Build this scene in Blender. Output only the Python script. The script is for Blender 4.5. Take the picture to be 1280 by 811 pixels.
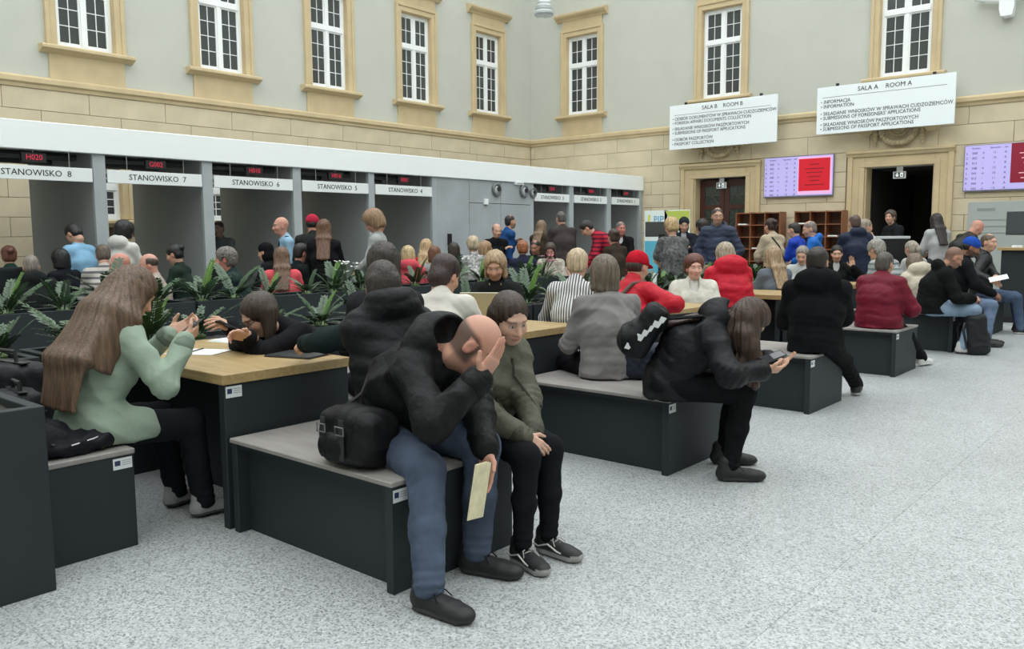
import bpy, bmesh, math, random
import numpy as np
from mathutils import Vector, Matrix
random.seed(7); rng = np.random.default_rng(7)
for o in list(bpy.data.objects): bpy.data.objects.remove(o)
scene = bpy.context.scene
COL = scene.collection
# ---------------------------------------------------------------- camera
F_PX, CX, CY = 1048.6, 640.0, 405.5
YAW, PITCH, ROLL, CAM_H = math.radians(40.478), math.radians(6.054), math.radians(0.3866), 1.40
_f = np.array([math.cos(YAW)*math.cos(PITCH), math.sin(YAW)*math.cos(PITCH), -math.sin(PITCH)])
_r = np.array([math.sin(YAW), -math.cos(YAW), 0.0]); _d = np.cross(_f, _r)
_R = math.cos(ROLL)*_r + math.sin(ROLL)*_d; _D = -math.sin(ROLL)*_r + math.cos(ROLL)*_d
CAM = np.array([0, 0, CAM_H])
cd = bpy.data.cameras.new('camera'); cam = bpy.data.objects.new('camera', cd); COL.objects.link(cam)
cd.sensor_fit = 'HORIZONTAL'; cd.sensor_width = 36.0; cd.lens = F_PX/1280*36.0; cd.clip_start = .05; cd.clip_end = 200
M = Matrix.Identity(4)
for i in range(3):
    M[i][0] = _R[i]; M[i][1] = -_D[i]; M[i][2] = -_f[i]; M[i][3] = CAM[i]
cam.matrix_world = M
scene.camera = cam
# ---------------------------------------------------------------- world, light, exposure
w = bpy.data.worlds.new('overcast_sky'); scene.world = w; w.use_nodes = True
bg = w.node_tree.nodes['Background']; bg.inputs[0].default_value = (.95, .99, 1.0, 1); bg.inputs[1].default_value = 3.0
vs = scene.view_settings
vs.view_transform = 'Standard'; vs.look = 'None'; vs.gamma = 1.0; vs.use_curve_mapping = False; vs.exposure = 0.0
# ---------------------------------------------------------------- measuring helpers (where a seen point stands in the room)
def ray(u, v): return (u-CX)/F_PX*_R + (v-CY)/F_PX*_D + _f
def at(u, v, d): return CAM + d*ray(u, v)
def atz(u, v, z=0.0):
    q = ray(u, v); return CAM + q*((z-CAM_H)/q[2])
def atx(u, v, x):
    q = ray(u, v); return CAM + q*(x/q[0])
def aty(u, v, y):
    q = ray(u, v); return CAM + q*(y/q[1])
# ---------------------------------------------------------------- materials
MATS = {}
def lin(c): return tuple(((x/255)/12.92 if x/255 <= .04045 else (((x/255)+.055)/1.055)**2.4) for x in c)
def mat(name, rgb=None, rough=.6, metal=0., bump=0., bscale=60., var=0., vscale=8., spec=.5, emit=0., vcol=False, sheen=0., coat=0., stretch=None, col2=None, bdist=.01):
    if name in MATS: return MATS[name]
    m = bpy.data.materials.new(name); m.use_nodes = True; nt = m.node_tree; b = nt.nodes['Principled BSDF']
    c = lin(rgb) if rgb else (.5, .5, .5)
    b.inputs['Base Color'].default_value = (*c, 1); b.inputs['Roughness'].default_value = rough; b.inputs['Metallic'].default_value = metal
    b.inputs['Specular IOR Level'].default_value = spec
    if sheen: b.inputs['Sheen Weight'].default_value = sheen
    if coat: b.inputs['Coat Weight'].default_value = coat
    if emit:
        b.inputs['Emission Color'].default_value = (*c, 1); b.inputs['Emission Strength'].default_value = emit
    src = None
    if vcol:
        a = nt.nodes.new('ShaderNodeAttribute'); a.attribute_name = 'Col'; src = a.outputs['Color']
        nt.links.new(src, b.inputs['Base Color'])
    if var or bump:
        tc = nt.nodes.new('ShaderNodeTexCoord'); vec = tc.outputs['Object']
        if stretch:
            mp = nt.nodes.new('ShaderNodeMapping'); mp.inputs['Scale'].default_value = stretch
            nt.links.new(vec, mp.inputs['Vector']); vec = mp.outputs['Vector']
    if var:
        n = nt.nodes.new('ShaderNodeTexNoise'); n.inputs['Scale'].default_value = vscale; n.inputs['Detail'].default_value = 6
        nt.links.new(vec, n.inputs['Vector'])
        mx = nt.nodes.new('ShaderNodeMix'); mx.data_type = 'RGBA'; mx.blend_type = 'MULTIPLY' if col2 is None else 'MIX'
        rp = nt.nodes.new('ShaderNodeMapRange'); rp.inputs[1].default_value = .3; rp.inputs[2].default_value = .7
        if col2 is None:
            rp.inputs[3].default_value = 1-var; rp.inputs[4].default_value = 1+var
            nt.links.new(n.outputs['Fac'], rp.inputs[0]); mx.inputs[0].default_value = 1
            if src: nt.links.new(src, mx.inputs[6])
            else: mx.inputs[6].default_value = (*c, 1)
            nt.links.new(rp.outputs[0], mx.inputs[7])
        else:
            rp.inputs[3].default_value = 0; rp.inputs[4].default_value = var
            nt.links.new(n.outputs['Fac'], rp.inputs[0]); nt.links.new(rp.outputs[0], mx.inputs[0])
            mx.inputs[6].default_value = (*c, 1); mx.inputs[7].default_value = (*lin(col2), 1)
        nt.links.new(mx.outputs[2], b.inputs['Base Color'])
    if bump:
        n2 = nt.nodes.new('ShaderNodeTexNoise'); n2.inputs['Scale'].default_value = bscale; n2.inputs['Detail'].default_value = 4
        nt.links.new(vec, n2.inputs['Vector'])
        bp = nt.nodes.new('ShaderNodeBump'); bp.inputs['Strength'].default_value = bump; bp.inputs['Distance'].default_value = bdist
        nt.links.new(n2.outputs['Fac'], bp.inputs['Height']); nt.links.new(bp.outputs['Normal'], b.inputs['Normal'])
    MATS[name] = m; return m
def granite():
    m = bpy.data.materials.new('granite'); m.use_nodes = True; nt = m.node_tree; b = nt.nodes['Principled BSDF']; L = nt.links.new
    g = nt.nodes.new('ShaderNodeNewGeometry')
    v = nt.nodes.new('ShaderNodeTexVoronoi'); v.inputs['Scale'].default_value = 135; L(g.outputs['Position'], v.inputs['Vector'])
    r = nt.nodes.new('ShaderNodeValToRGB'); e = r.color_ramp.elements
    e[0].position = 0; e[0].color = (.13, .135, .14, 1); e[1].position = 1; e[1].color = (.58, .60, .60, 1)
    e2 = e.new(.22); e2.color = (.25, .262, .266, 1); e3 = e.new(.45); e3.color = (.40, .42, .425, 1); e4 = e.new(.75); e4.color = (.49, .512, .516, 1)
    L(v.outputs['Color'], r.inputs['Fac'])
    n = nt.nodes.new('ShaderNodeTexNoise'); n.inputs['Scale'].default_value = 1.3; n.inputs['Detail'].default_value = 8; L(g.outputs['Position'], n.inputs['Vector'])
    mr = nt.nodes.new('ShaderNodeMapRange'); mr.inputs[1].default_value = .3; mr.inputs[2].default_value = .7; mr.inputs[3].default_value = .93; mr.inputs[4].default_value = 1.06
    L(n.outputs['Fac'], mr.inputs[0])
    oi = nt.nodes.new('ShaderNodeObjectInfo'); mr2 = nt.nodes.new('ShaderNodeMapRange'); mr2.inputs[3].default_value = .96; mr2.inputs[4].default_value = 1.03; L(oi.outputs['Random'], mr2.inputs[0])
    mu = nt.nodes.new('ShaderNodeMath'); mu.operation = 'MULTIPLY'; L(mr.outputs[0], mu.inputs[0]); L(mr2.outputs[0], mu.inputs[1])
    mx = nt.nodes.new('ShaderNodeMix'); mx.data_type = 'RGBA'; mx.blend_type = 'MULTIPLY'; mx.inputs[0].default_value = 1
    L(r.outputs['Color'], mx.inputs[6]); L(mu.outputs[0], mx.inputs[7]); L(mx.outputs[2], b.inputs['Base Color'])
    b.inputs['Roughness'].default_value = .36; b.inputs['Specular IOR Level'].default_value = .5
    return m
def wood(name, c1, c2, sc=(1.2, 14, 14)):
    m = bpy.data.materials.new(name); m.use_nodes = True; nt = m.node_tree; b = nt.nodes['Principled BSDF']; L = nt.links.new
    tc = nt.nodes.new('ShaderNodeTexCoord'); mp = nt.nodes.new('ShaderNodeMapping'); mp.inputs['Scale'].default_value = sc; L(tc.outputs['Object'], mp.inputs['Vector'])
    n = nt.nodes.new('ShaderNodeTexNoise'); n.inputs['Scale'].default_value = 3; n.inputs['Detail'].default_value = 8; n.inputs['Distortion'].default_value = .6; L(mp.outputs['Vector'], n.inputs['Vector'])
    r = nt.nodes.new('ShaderNodeValToRGB'); e = r.color_ramp.elements
    e[0].position = .3; e[0].color = (*lin(c1), 1); e[1].position = .68; e[1].color = (*lin(c2), 1)
    L(n.outputs['Fac'], r.inputs['Fac']); L(r.outputs['Color'], b.inputs['Base Color']); b.inputs['Roughness'].default_value = .42
    return m
# ---------------------------------------------------------------- object helpers
def link(o, parent=None):
    COL.objects.link(o)
    if parent is not None: o.parent = parent
    return o
def obj(name, me, parent=None, m=None, loc=None, rz=None):
    o = bpy.data.objects.new(name, me); link(o, parent)
    if m is not None and me is not None and not me.materials: me.materials.append(m)
    if loc is not None: o.location = loc
    if rz is not None: o.rotation_euler = (0, 0, rz)
    return o
def empty(name, loc=(0, 0, 0), rz=0, parent=None):
    o = bpy.data.objects.new(name, None); o.empty_display_size = .1; link(o, parent); o.location = loc; o.rotation_euler = (0, 0, rz); return o
def tag(o, label=None, cat=None, group=None, kind=None):
    if label: o['label'] = label
    if cat: o['category'] = cat
    if group: o['group'] = group
    if kind: o['kind'] = kind
    return o
class MB:
    """collects shapes and makes one mesh of them"""
    def __init__(s): s.v = []; s.f = []
    def add(s, vs_, fs):
        n = len(s.v); s.v += [tuple(map(float, p)) for p in vs_]; s.f += [tuple(i+n for i in f) for f in fs]; return s
    def box(s, lo, hi, R=None, c=None):
        x0, y0, z0 = lo; x1, y1, z1 = hi
        P = [(x0, y0, z0), (x1, y0, z0), (x1, y1, z0), (x0, y1, z0), (x0, y0, z1), (x1, y0, z1), (x1, y1, z1), (x0, y1, z1)]
        if R is not None: P = [tuple(np.array(R) @ np.array(p) + (np.array(c) if c is not None else 0)) for p in P]
        return s.add(P, [(0, 3, 2, 1), (4, 5, 6, 7), (0, 1, 5, 4), (1, 2, 6, 5), (2, 3, 7, 6), (3, 0, 4, 7)])
    def bbox(s, lo, hi, b=.006):
        """box with chamfered edges"""
        bm = bmesh.new(); bmesh.ops.create_cube(bm, size=1)
        lo = np.array(lo, float); hi = np.array(hi, float)
        for v in bm.verts: v.co = Vector((lo+hi)/2 + np.array(v.co)*(hi-lo))
        bmesh.ops.bevel(bm, geom=bm.edges[:]+bm.verts[:], offset=b, segments=1, affect='EDGES', profile=.5)
        bm.verts.index_update(); s.add([v.co for v in bm.verts], [[v.index for v in f.verts] for f in bm.faces]); bm.free(); return s
    def tube(s, pts, r, n=8, cap=True):
        pts = [np.array(p, float) for p in pts]; N = len(pts); rs = r if hasattr(r, '__len__') else [r]*N
        base = len(s.v); up = None
        for i, p in enumerate(pts):
            t = pts[min(i+1, N-1)]-pts[max(i-1, 0)]; t = t/(np.linalg.norm(t)+1e-9)
            if up is None:
                up = np.array([0, 0, 1.]) if abs(t[2]) < .9 else np.array([1., 0, 0])
            a = np.cross(t, up); a /= np.linalg.norm(a)+1e-9; b = np.cross(a, t); up = b
            for k in range(n):
                an = 2*math.pi*k/n; s.v.append(tuple(p + rs[i]*(math.cos(an)*a+math.sin(an)*b)))
        for i in range(N-1):
            for k in range(n):
                q = base+i*n; s.f.append((q+k, q+(k+1) % n, q+n+(k+1) % n, q+n+k))
        if cap:
            s.f.append(tuple(base+k for k in range(n))[::-1]); s.f.append(tuple(base+(N-1)*n+k for k in range(n)))
        return s
    def lathe(s, prof, n=24, c=(0, 0, 0)):
        base = len(s.v)
        for r, z in prof:
            for k in range(n): s.v.append((c[0]+r*math.cos(2*math.pi*k/n), c[1]+r*math.sin(2*math.pi*k/n), c[2]+z))
        for i in range(len(prof)-1):
            for k in range(n): q = base+i*n; s.f.append((q+k, q+(k+1) % n, q+n+(k+1) % n, q+n+k))
        s.f.append(tuple(base+k for k in range(n))[::-1]); s.f.append(tuple(base+(len(prof)-1)*n+k for k in range(n)))
        return s
    def prism(s, poly, axis, a, b):
        """poly of 2-D points swept along axis from a to b"""
        n = len(poly); P = []
        for t in (a, b):
            for p in poly:
                q = list(p); q.insert(axis, t); P.append(q)
        return s.add(P, [tuple(range(n)), tuple(range(2*n-1, n-1, -1))]+[(i, (i+1) % n+0, (i+1) % n+n, i+n)[::-1] for i in range(n)])
    def mesh(s, name='mesh', m=None, smooth=False):
        me = bpy.data.meshes.new(name); me.from_pydata(s.v, [], s.f)
        bm = bmesh.new(); bm.from_mesh(me); bmesh.ops.recalc_face_normals(bm, faces=bm.faces); bm.to_mesh(me); bm.free()
        if smooth: me.polygons.foreach_set('use_smooth', [True]*len(me.polygons))
        if m: me.materials.append(m)
        return me
    def build(s, name, m, parent=None, loc=None, rz=None, smooth=False): return obj(name, s.mesh(name, m, smooth), parent, None, loc, rz)
def text_mesh(body, size, m, align='LEFT', sx=1.0, ext=.0015, spacing=1.0, bold=0.0):
    cu = bpy.data.curves.new('lettering', 'FONT'); cu.body = body; cu.size = size; cu.align_x = align; cu.align_y = 'CENTER'; cu.extrude = ext
    cu.resolution_u = 2; cu.space_character = spacing; cu.offset = bold
    o = bpy.data.objects.new('tmp', cu); COL.objects.link(o)
    dg = bpy.context.evaluated_depsgraph_get(); me = bpy.data.meshes.new_from_object(o.evaluated_get(dg))
    bpy.data.objects.remove(o); bpy.data.curves.remove(cu)
    if sx != 1.0:
        for v in me.vertices: v.co.x *= sx
    me.materials.clear(); me.materials.append(m); me.name = 'lettering'
    return me
def put_text(name, me, parent, org, right, up):
    """stand flat lettering on a surface: org = where, right/up = its directions (in the parent's own axes)"""
    r = Vector(right).normalized(); u = Vector(up).normalized(); n = r.cross(u)
    o = bpy.data.objects.new(name, me); link(o, parent)
    o.matrix_local = Matrix(((r.x, u.x, n.x, org[0]), (r.y, u.y, n.y, org[1]), (r.z, u.z, n.z, org[2]), (0, 0, 0, 1)))
    return o
# ================================================================ THE ROOM
X1, Y1 = 18.0, 14.66            # right-hand wall (x = X1) and left-hand wall (y = Y1)
XB, YB, HT = -7.0, -9.0, 12.5   # walls behind the viewer, height of the court
plaster = mat('plaster', (192, 194, 184), .9, var=.03, vscale=1.3, bump=.08, bscale=40)
sandstone = mat('sandstone', (207, 194, 166), .85, var=.09, vscale=2.2, bump=.25, bscale=55)
sand2 = mat('sandstone_dressed', (200, 181, 144), .8, var=.08, vscale=3, bump=.2, bscale=60)
sand3 = mat('sandstone_joint', (128, 108, 80), .9)
whitepaint = mat('white_paint', (240, 243, 243), .45)
glass_dark = mat('window_glass', (66, 70, 70), .08, spec=.6)  # opaque panes; the dark interior behind them is put into this colour
anth = mat('anthracite_laminate', (40, 46, 49), .55, var=.05, vscale=3, spec=.3)
dkpanel = mat('grey_booth_panel', (146, 151, 152), .7, var=.04, vscale=1.5)
concrete = mat('concrete', (164, 171, 175), .75, var=.09, vscale=2.0, bump=.15, bscale=30)
black = mat('black_plastic', (22, 23, 25), .45)
darkmetal = mat('dark_metal', (60, 62, 64), .4, metal=.6)
steel = mat('brushed_steel', (170, 172, 174), .32, metal=.9)
ink = mat('black_ink', (28, 28, 30), .7)
gran = granite()

# floor: bed plus granite slabs with open joints
fb = MB().box((XB, YB, -.2), (X1+4, Y1, -.003)).build('floor', mat('floor_joint', (222, 226, 226), .8), None); tag(fb, kind='structure')
SX, SY, OX, OY = 1.035, 1.1, 1.07-1.035*3, 1.17-1.1*4
slab = MB().add([(0.0022, .0022, 0), (SX-.0022, .0022, 0), (SX-.0022, SY-.0022, 0), (.0022, SY-.0022, 0), (0, .0, -.003), (SX, 0, -.003), (SX, SY, -.003), (0, SY, -.003)],
     [(0, 1, 2, 3), (0, 4, 5, 1), (1, 5, 6, 2), (2, 6, 7, 3), (3, 7, 4, 0)]).mesh('slab', gran)
ns = 0; rest = MB()
for i in range(-5, 20):
    for j in range(-6, 17):
        x, y = OX+i*SX, OY+j*SY
        if x+SX > X1+.4 or y+SY > Y1 or x < XB or y < YB: continue
        near = (-1 <= i <= 16) and (-0 <= j <= 12) and (y < x+6.5) and y > -.75*x*.3-2.4
        if near and ns < 200: obj('slab', slab, fb, None, (x, y, 0)); ns += 1
        else: rest.add([(x+.0022, y+.0022, 0), (x+SX-.0022, y+.0022, 0), (x+SX-.0022, y+SY-.0022, 0), (x+.0022, y+SY-.0022, 0)], [(0, 1, 2, 3)])
tag(rest.build('slabs_beyond', gran, fb), kind='stuff')

def holed(name, axis, plane, thick, u0, u1, z0, z1, holes, m):
    """wall with real openings; axis 1: wall along x at y=plane, axis 0: wall along y at x=plane"""
    us = sorted({u0, u1, *[h[0] for h in holes], *[h[1] for h in holes]}); zs = sorted({z0, z1, *[h[2] for h in holes], *[h[3] for h in holes]})
    mb = MB()
    for a, b in zip(us, us[1:]):
        run = None
        for c, d in zip(zs, zs[1:]):
            if any(h[0] <= (a+b)/2 <= h[1] and h[2] <= (c+d)/2 <= h[3] for h in holes): continue
            if axis == 1: mb.box((a, plane, c), (b, plane+thick, d))
            else: mb.box((plane, a, c), (plane+thick, b, d))
    o = mb.build(name, m); return tag(o, kind='structure')
LW = [6.34+2.49*k for k in range(5)]; RW = [12.93, 9.05, 5.12]
WZ0, WZ1 = 4.50, 6.48
lh = [(c-.47, c+.47, WZ0, WZ1) for c in LW]+[(c-.45, c+.45, 1.72, 2.6) for c in LW]
DOORS = [(8.37, 9.67, 2.69), (4.47, 5.79, 2.73)]
rh = [(c-.49, c+.49, WZ0, WZ1) for c in RW]+[(a, b, 0, z) for a, b, z in DOORS]
wall_l = holed('wall_left', 1, Y1, .35, XB, X1+.35, 0, HT, lh, plaster)
wall_r = holed('wall_right', 0, X1, .35, YB, Y1, 0, HT, rh, plaster)
tag(MB().box((XB-.3, YB, 0), (XB, Y1+.35, HT)).build('wall_unseen_back', plaster), kind='structure')  # this wall and the next: unseen, added so light falls from above
tag(MB().box((XB-.3, YB-.3, 0), (X1+.35, YB, HT)).build('wall_unseen_near', plaster), kind='structure')
# steel beams of the glazed roof, far above the picture
rf = MB()
for y in np.arange(YB+1.5, Y1, 3.0): rf.box((XB, y-.06, HT), (X1+.3, y+.06, HT+.3))
for x in (1.0, 9.76): rf.box((x-.05, YB, HT+.02), (x+.05, Y1, HT+.2))
tag(rf.build('ceiling', mat('roof_steel', (120, 124, 124), .5, metal=.3)), kind='structure')

# sandstone base: single blocks in courses on both walls
courses = [0, .2, .5, .81, 1.12, 1.43, 1.74, 2.05, 2.36, 2.67, 3.06, 3.44, 3.78]
bl_cache = {}
def block(parent, axis, plane, a, b, c, d):
    g = .0035; key = (round(b-a, 3), round(d-c, 3), axis)
    if key not in bl_cache:
        mb = MB(); W, Hh = b-a, d-c
        if axis == 1: mb.bbox((g, -.03, g), (W-g, .0, Hh-g), .004)
        else: mb.bbox((-.03, g, g), (0, W-g, Hh-g), .004)
        bl_cache[key] = mb.mesh('stone_block', sandstone)
    obj('stone_block', bl_cache[key], parent, None, (a, plane, c) if axis == 1 else (plane, a, c))
def base_course(parent, axis, plane, u0, u1, holes, first):
    for ci, (c, d) in enumerate(zip(courses, courses[1:])):
        if c < first: continue
        L = 1.32 if ci % 2 else 1.28
        u = u0-(.64 if ci % 2 else 0)
        while u < u1:
            a, b = max(u, u0), min(u+L, u1); segs = [(a, b)]
            for h in holes:
                if h[2] < d-.04 and h[3] > c+.04:
                    ns_ = []
                    for p, q in segs:
                        if h[1] <= p or h[0] >= q: ns_.append((p, q))
                        else:
                            if h[0]-p > .03: ns_.append((p, h[0]))
                            if q-h[1] > .03: ns_.append((h[1], q))
                    segs = ns_
            for p, q in segs:
                if q-p > .03: block(parent, axis, plane, round(p, 3), round(q, 3), c, d)
            u += L
fr = [(c-.63, c+.63, 1.6, 2.75) for c in LW]
base_course(wall_l, 1, Y1, 3.0, X1-.03, fr, .5)
fr = [(8.05, 10.05, 0, 3.02), (4.15, 6.17, 0, 3.04)]
base_course(wall_r, 0, X1, .6, Y1-.03, fr, .5)
us = [3.0]+[v for c in LW for v in (c-.46, c+.46)]+[X1]
for a, b in zip(us[::2], us[1::2]): MB().box((a, Y1-.008, 0), (b, Y1, 3.8)).build('mortar', sand3, wall_l)
for c in LW: MB().box((c-.46, Y1-.008, 0), (c+.46, Y1, 1.70)).build('mortar', sand3, wall_l); MB().box((c-.46, Y1-.008, 2.62), (c+.46, Y1, 3.8)).build('mortar', sand3, wall_l)
for a, b in ((.6, 4.47), (5.79, 8.37), (9.67, Y1)): MB().box((X1-.008, a, 0), (X1, b, 3.8)).build('mortar', sand3, wall_r)
for a, b, z in DOORS: MB().box((X1-.008, a, z), (X1, b, 3.8)).build('mortar', sand3, wall_r)
# ledge (string course) around the court
prof = [(0, 3.78), (-.05, 3.78), (-.06, 3.83), (-.10, 3.86), (-.10, 3.93), (-.03, 3.97), (0, 3.97)]
tag(MB().prism([(Y1+p, z) for p, z in prof], 0, XB, X1).build('trim_1', sand2), kind='structure')
tag(MB().prism([(X1+p, z) for p, z in prof], 1, YB, Y1-.02).build('trim_2', sand2), kind='structure')

# windows -----------------------------------------------------------------
def window(n, axis, c, w, z0, z1, hood=True, apron=True, lower=False):
    """local axes: X along the wall, -Y into the court, Z up"""
    rz = 0 if axis == 1 else -math.pi/2
    e = empty('window_%d' % n, (c, Y1, z0) if axis == 1 else (X1, c, z0), rz); tag(e, kind='structure')
    h = z1-z0; hw = w/2
    # stone surround: two jambs and a lintel with a stepped profile
    for s in (-1, 1):
        j = MB(); a, b = sorted((s*hw, s*(hw+.17))); j.bbox((a, -.05, 0), (b, 0.02, h+.02), .008)
        a, b = sorted((s*(hw+.10), s*(hw+.17))); j.bbox((a, -.075, 0), (b, -.04, h+.12), .008)
        a, b = sorted((s*(hw-.012), s*(hw+.03))); j.box((a, -.02, 0), (b, .22, h))
        j.build('stone_jamb', sand2, e)
    l = MB(); l.bbox((-hw-.17, -.05, h), (hw+.17, .02, h+.18), .008); l.bbox((-hw-.17, -.075, h+.11), (hw+.17, -.04, h+.18), .008)
    l.box((-hw, -.02, h-.012), (hw, .22, h+.02)); l.build('stone_lintel', sand2, e)
    if hood:
        MB().bbox((-hw-.13, -.045, h+.18), (hw+.13, 0.02, h+.42), .006).build('stone_frieze', sand2, e)
        hp = [(0.02, h+.40), (-.06, h+.40), (-.08, h+.44), (-.16, h+.48), (-.19, h+.52), (-.19, h+.56), (-.05, h+.60), (.02, h+.60)]
        MB().prism(hp, 0, -hw-.30, hw+.30).build('stone_hood', sand2, e)
    sp = [(0.2, 0.0), (-.15, -.01), (-.17, -.03), (-.17, -.07), (-.10, -.10), (-.05, -.13), (0.02, -.13), (.2, -.05)]
    MB().prism(sp, 0, -hw-.28, hw+.28).build('stone_sill', sand2, e)
    if apron: MB().bbox((-hw-.14, -.035, -.54), (hw+.14, .02, -.12), .008).build('stone_apron', sand2, e)
    # white timber frame
    yf = .10; f = MB(); t = .065
    f.box((-hw, yf-.03, 0), (-hw+t, yf+.03, h)); f.box((hw-t, yf-.03, 0), (hw, yf+.03, h)); f.box((-hw+t, yf-.03, 0), (hw-t, yf+.03, t)); f.box((-hw+t, yf-.03, h-t), (hw-t, yf+.03, h))
    f.build('window_frame', whitepaint, e)
    if lower: zt, rows = h*.62, (3, 2)
    else: zt, rows = h*.63, (4, 2)
    MB().box((-.038, yf-.04, t), (.038, yf+.02, h-t)).build('mullion', whitepaint, e)
    MB().box((-hw+t, yf-.05, zt-.045), (hw-t, yf+.015, zt+.045)).build('transom', whitepaint, e)
    casing = .03
    for s in (-1, 1):
        x0, x1 = (-hw+t, -.038) if s < 0 else (.038, hw-t)
        for (za, zb), nr in (((t, zt-.045), rows[0]), ((zt+.045, h-t), rows[1])):
            b = MB(); y0, y1_ = yf-.02, yf+.02
            b.box((x0, y0, za), (x0+casing, y1_, zb)); b.box((x1-casing, y0, za), (x1, y1_, zb)); b.box((x0+casing, y0, za), (x1-casing, y1_, za+casing)); b.box((x0+casing, y0, zb-casing), (x1-casing, y1_, zb))
            xa, xb, zc, zd = x0+casing, x1-casing, za+casing, zb-casing; xm = (xa+xb)/2; bar = .0065
            b.box((xm-bar, y0+.005, zc), (xm+bar, y1_-.005, zd))
            for r_ in range(1, nr): zz = zc+(zd-zc)*r_/nr; b.box((xa, y0+.006, zz-bar), (xb, y1_-.006, zz+bar))
            sash = b.build('sash', whitepaint, e)
            pw, ph = (xb-xa)/2-bar, (zd-zc)/nr-2*bar; key = ('pane', round(pw, 3), round(ph, 3))
            if key not in bl_cache: bl_cache[key] = MB().box((-pw/2, -.003, -ph/2), (pw/2, .003, ph/2)).mesh('pane', glass_dark)
            for ix in range(2):
                for r_ in range(nr):
                    obj('pane', bl_cache[key], sash, None, ((xa+xm)/2 if ix == 0 else (xm+xb)/2, yf, zc+(zd-zc)*(r_+.5)/nr))
    # flat board behind the glass, coloured with the dimness of the unlit room
    MB().box((-hw-.05, .4, -.1), (hw+.05, .42, h+.1)).build('dark_backing', mat('dim_room', (70, 74, 72), .9), e)
wn = 1
for c in LW: window(wn, 1, c, .94, WZ0, WZ1); wn += 1
for c in RW: window(wn, 0, c, .98, WZ0, WZ1); wn += 1
for c in LW[:3]: window(wn, 1, c, .9, 1.72, 2.6, hood=False, apron=False, lower=True); wn += 1

# doorways ----------------------------------------------------------------
def doorway(n, a, b, z):
    e = empty('door_%d' % n, (X1, (a+b)/2, 0), -math.pi/2); tag(e, kind='structure'); hw = (b-a)/2
    for s in (-1, 1):
        j = MB(); p, q = sorted((s*hw, s*(hw+.34))); j.bbox((p, -.06, 0), (q, .02, z+.319), .008)
        p, q = sorted((s*(hw+.24), s*(hw+.34))); j.bbox((p, -.10, 0), (q, -.05, z+.32), .008)
        p, q = sorted((s*(hw-.0), s*(hw+.10))); j.bbox((p, -.085, 0), (q, -.05, z-.001), .008)
        p, q = sorted((s*hw, s*(hw-.03))); j.box((p, -.03, 0), (q, .30, z)); j.build('stone_jamb', sand2, e)
    l = MB(); l.bbox((-hw+.001, -.059, z), (hw-.001, .02, z+.32), .008); l.bbox((-hw-.1, -.085, z), (hw+.1, -.05, z+.1), .008)
    cp = [(.0, z+.22), (-.10, z+.22), (-.12, z+.26), (-.15, z+.29), (-.15, z+.33), (0, z+.36)]
    l.prism(cp, 0, -hw-.36, hw+.36); l.build('stone_lintel', sand2, e)
    return e, hw
dB, hwB = doorway(1, *DOORS[0]); dA, hwA = doorway(2, *DOORS[1])
darkroom = mat('unlit_corridor', (40, 36, 33), .9)  # walls coloured near black to carry the corridor's lack of light
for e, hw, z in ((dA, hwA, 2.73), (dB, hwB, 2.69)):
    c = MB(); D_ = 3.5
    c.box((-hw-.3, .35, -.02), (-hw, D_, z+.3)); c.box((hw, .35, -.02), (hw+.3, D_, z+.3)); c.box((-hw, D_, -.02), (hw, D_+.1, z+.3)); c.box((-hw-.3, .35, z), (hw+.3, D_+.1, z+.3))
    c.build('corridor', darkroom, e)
# brown double door with grilled panes
dwood = wood('dark_door_wood', (58, 30, 22), (78, 40, 30), (12, 12, 1.2))
for s in (-1, 1):
    x0, x1 = (-hwB+.03, -.005) if s < 0 else (.005, hwB-.03)
    leaf = MB(); y0, y1_ = .20, .25; rows = [(0.15, .75), (.85, 1.45), (1.58, 1.98), (2.08, 2.50)]; st = .12
    leaf.box((x0, y0, 0.01), (x0+st, y1_, 2.66)); leaf.box((x1-st, y0, 0.01), (x1, y1_, 2.66)); zs = [0.01]+[v for r_ in rows for v in r_]+[2.66]
    for p, q in zip(zs[::2], zs[1::2]): leaf.box((x0+st, y0, p), (x1-st, y1_, q))
    lo = leaf.build('door_leaf', dwood, dB)
    for i, (p, q) in enumerate(rows):
        if i == 0: MB().bbox((x0+st, y0+.01, p), (x1-st, y1_-.01, q), .008).build('door_panel', dwood, lo)
        else:
            MB().box((x0+st, y0+.02, p), (x1-st, y1_-.02, q)).build('pane', mat('door_glass', (52, 60, 54), .1), lo)
            g = MB(); xm, zm = (x0+x1)/2, (p+q)/2
            for px, pz in ((x0+st, p), (x1-st, p), (x0+st, q), (x1-st, q), (xm, p), (xm, q), (x0+st, zm), (x1-st, zm)): g.tube([(xm, y0+.01, zm), (px, y0+.01, pz)], .006, 5)
            g.build('grille', mat('grille_iron', (110, 105, 92), .5, metal=.5), lo)
    MB().tube([((x1-.05) if s < 0 else (x0+.05), y0-.04, 1.02), ((x1-.05) if s < 0 else (x0+.05), y0-.04, 1.25)], .012).build('door_handle', mat('brass', (170, 140, 80), .35, metal=.8), lo)
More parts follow.
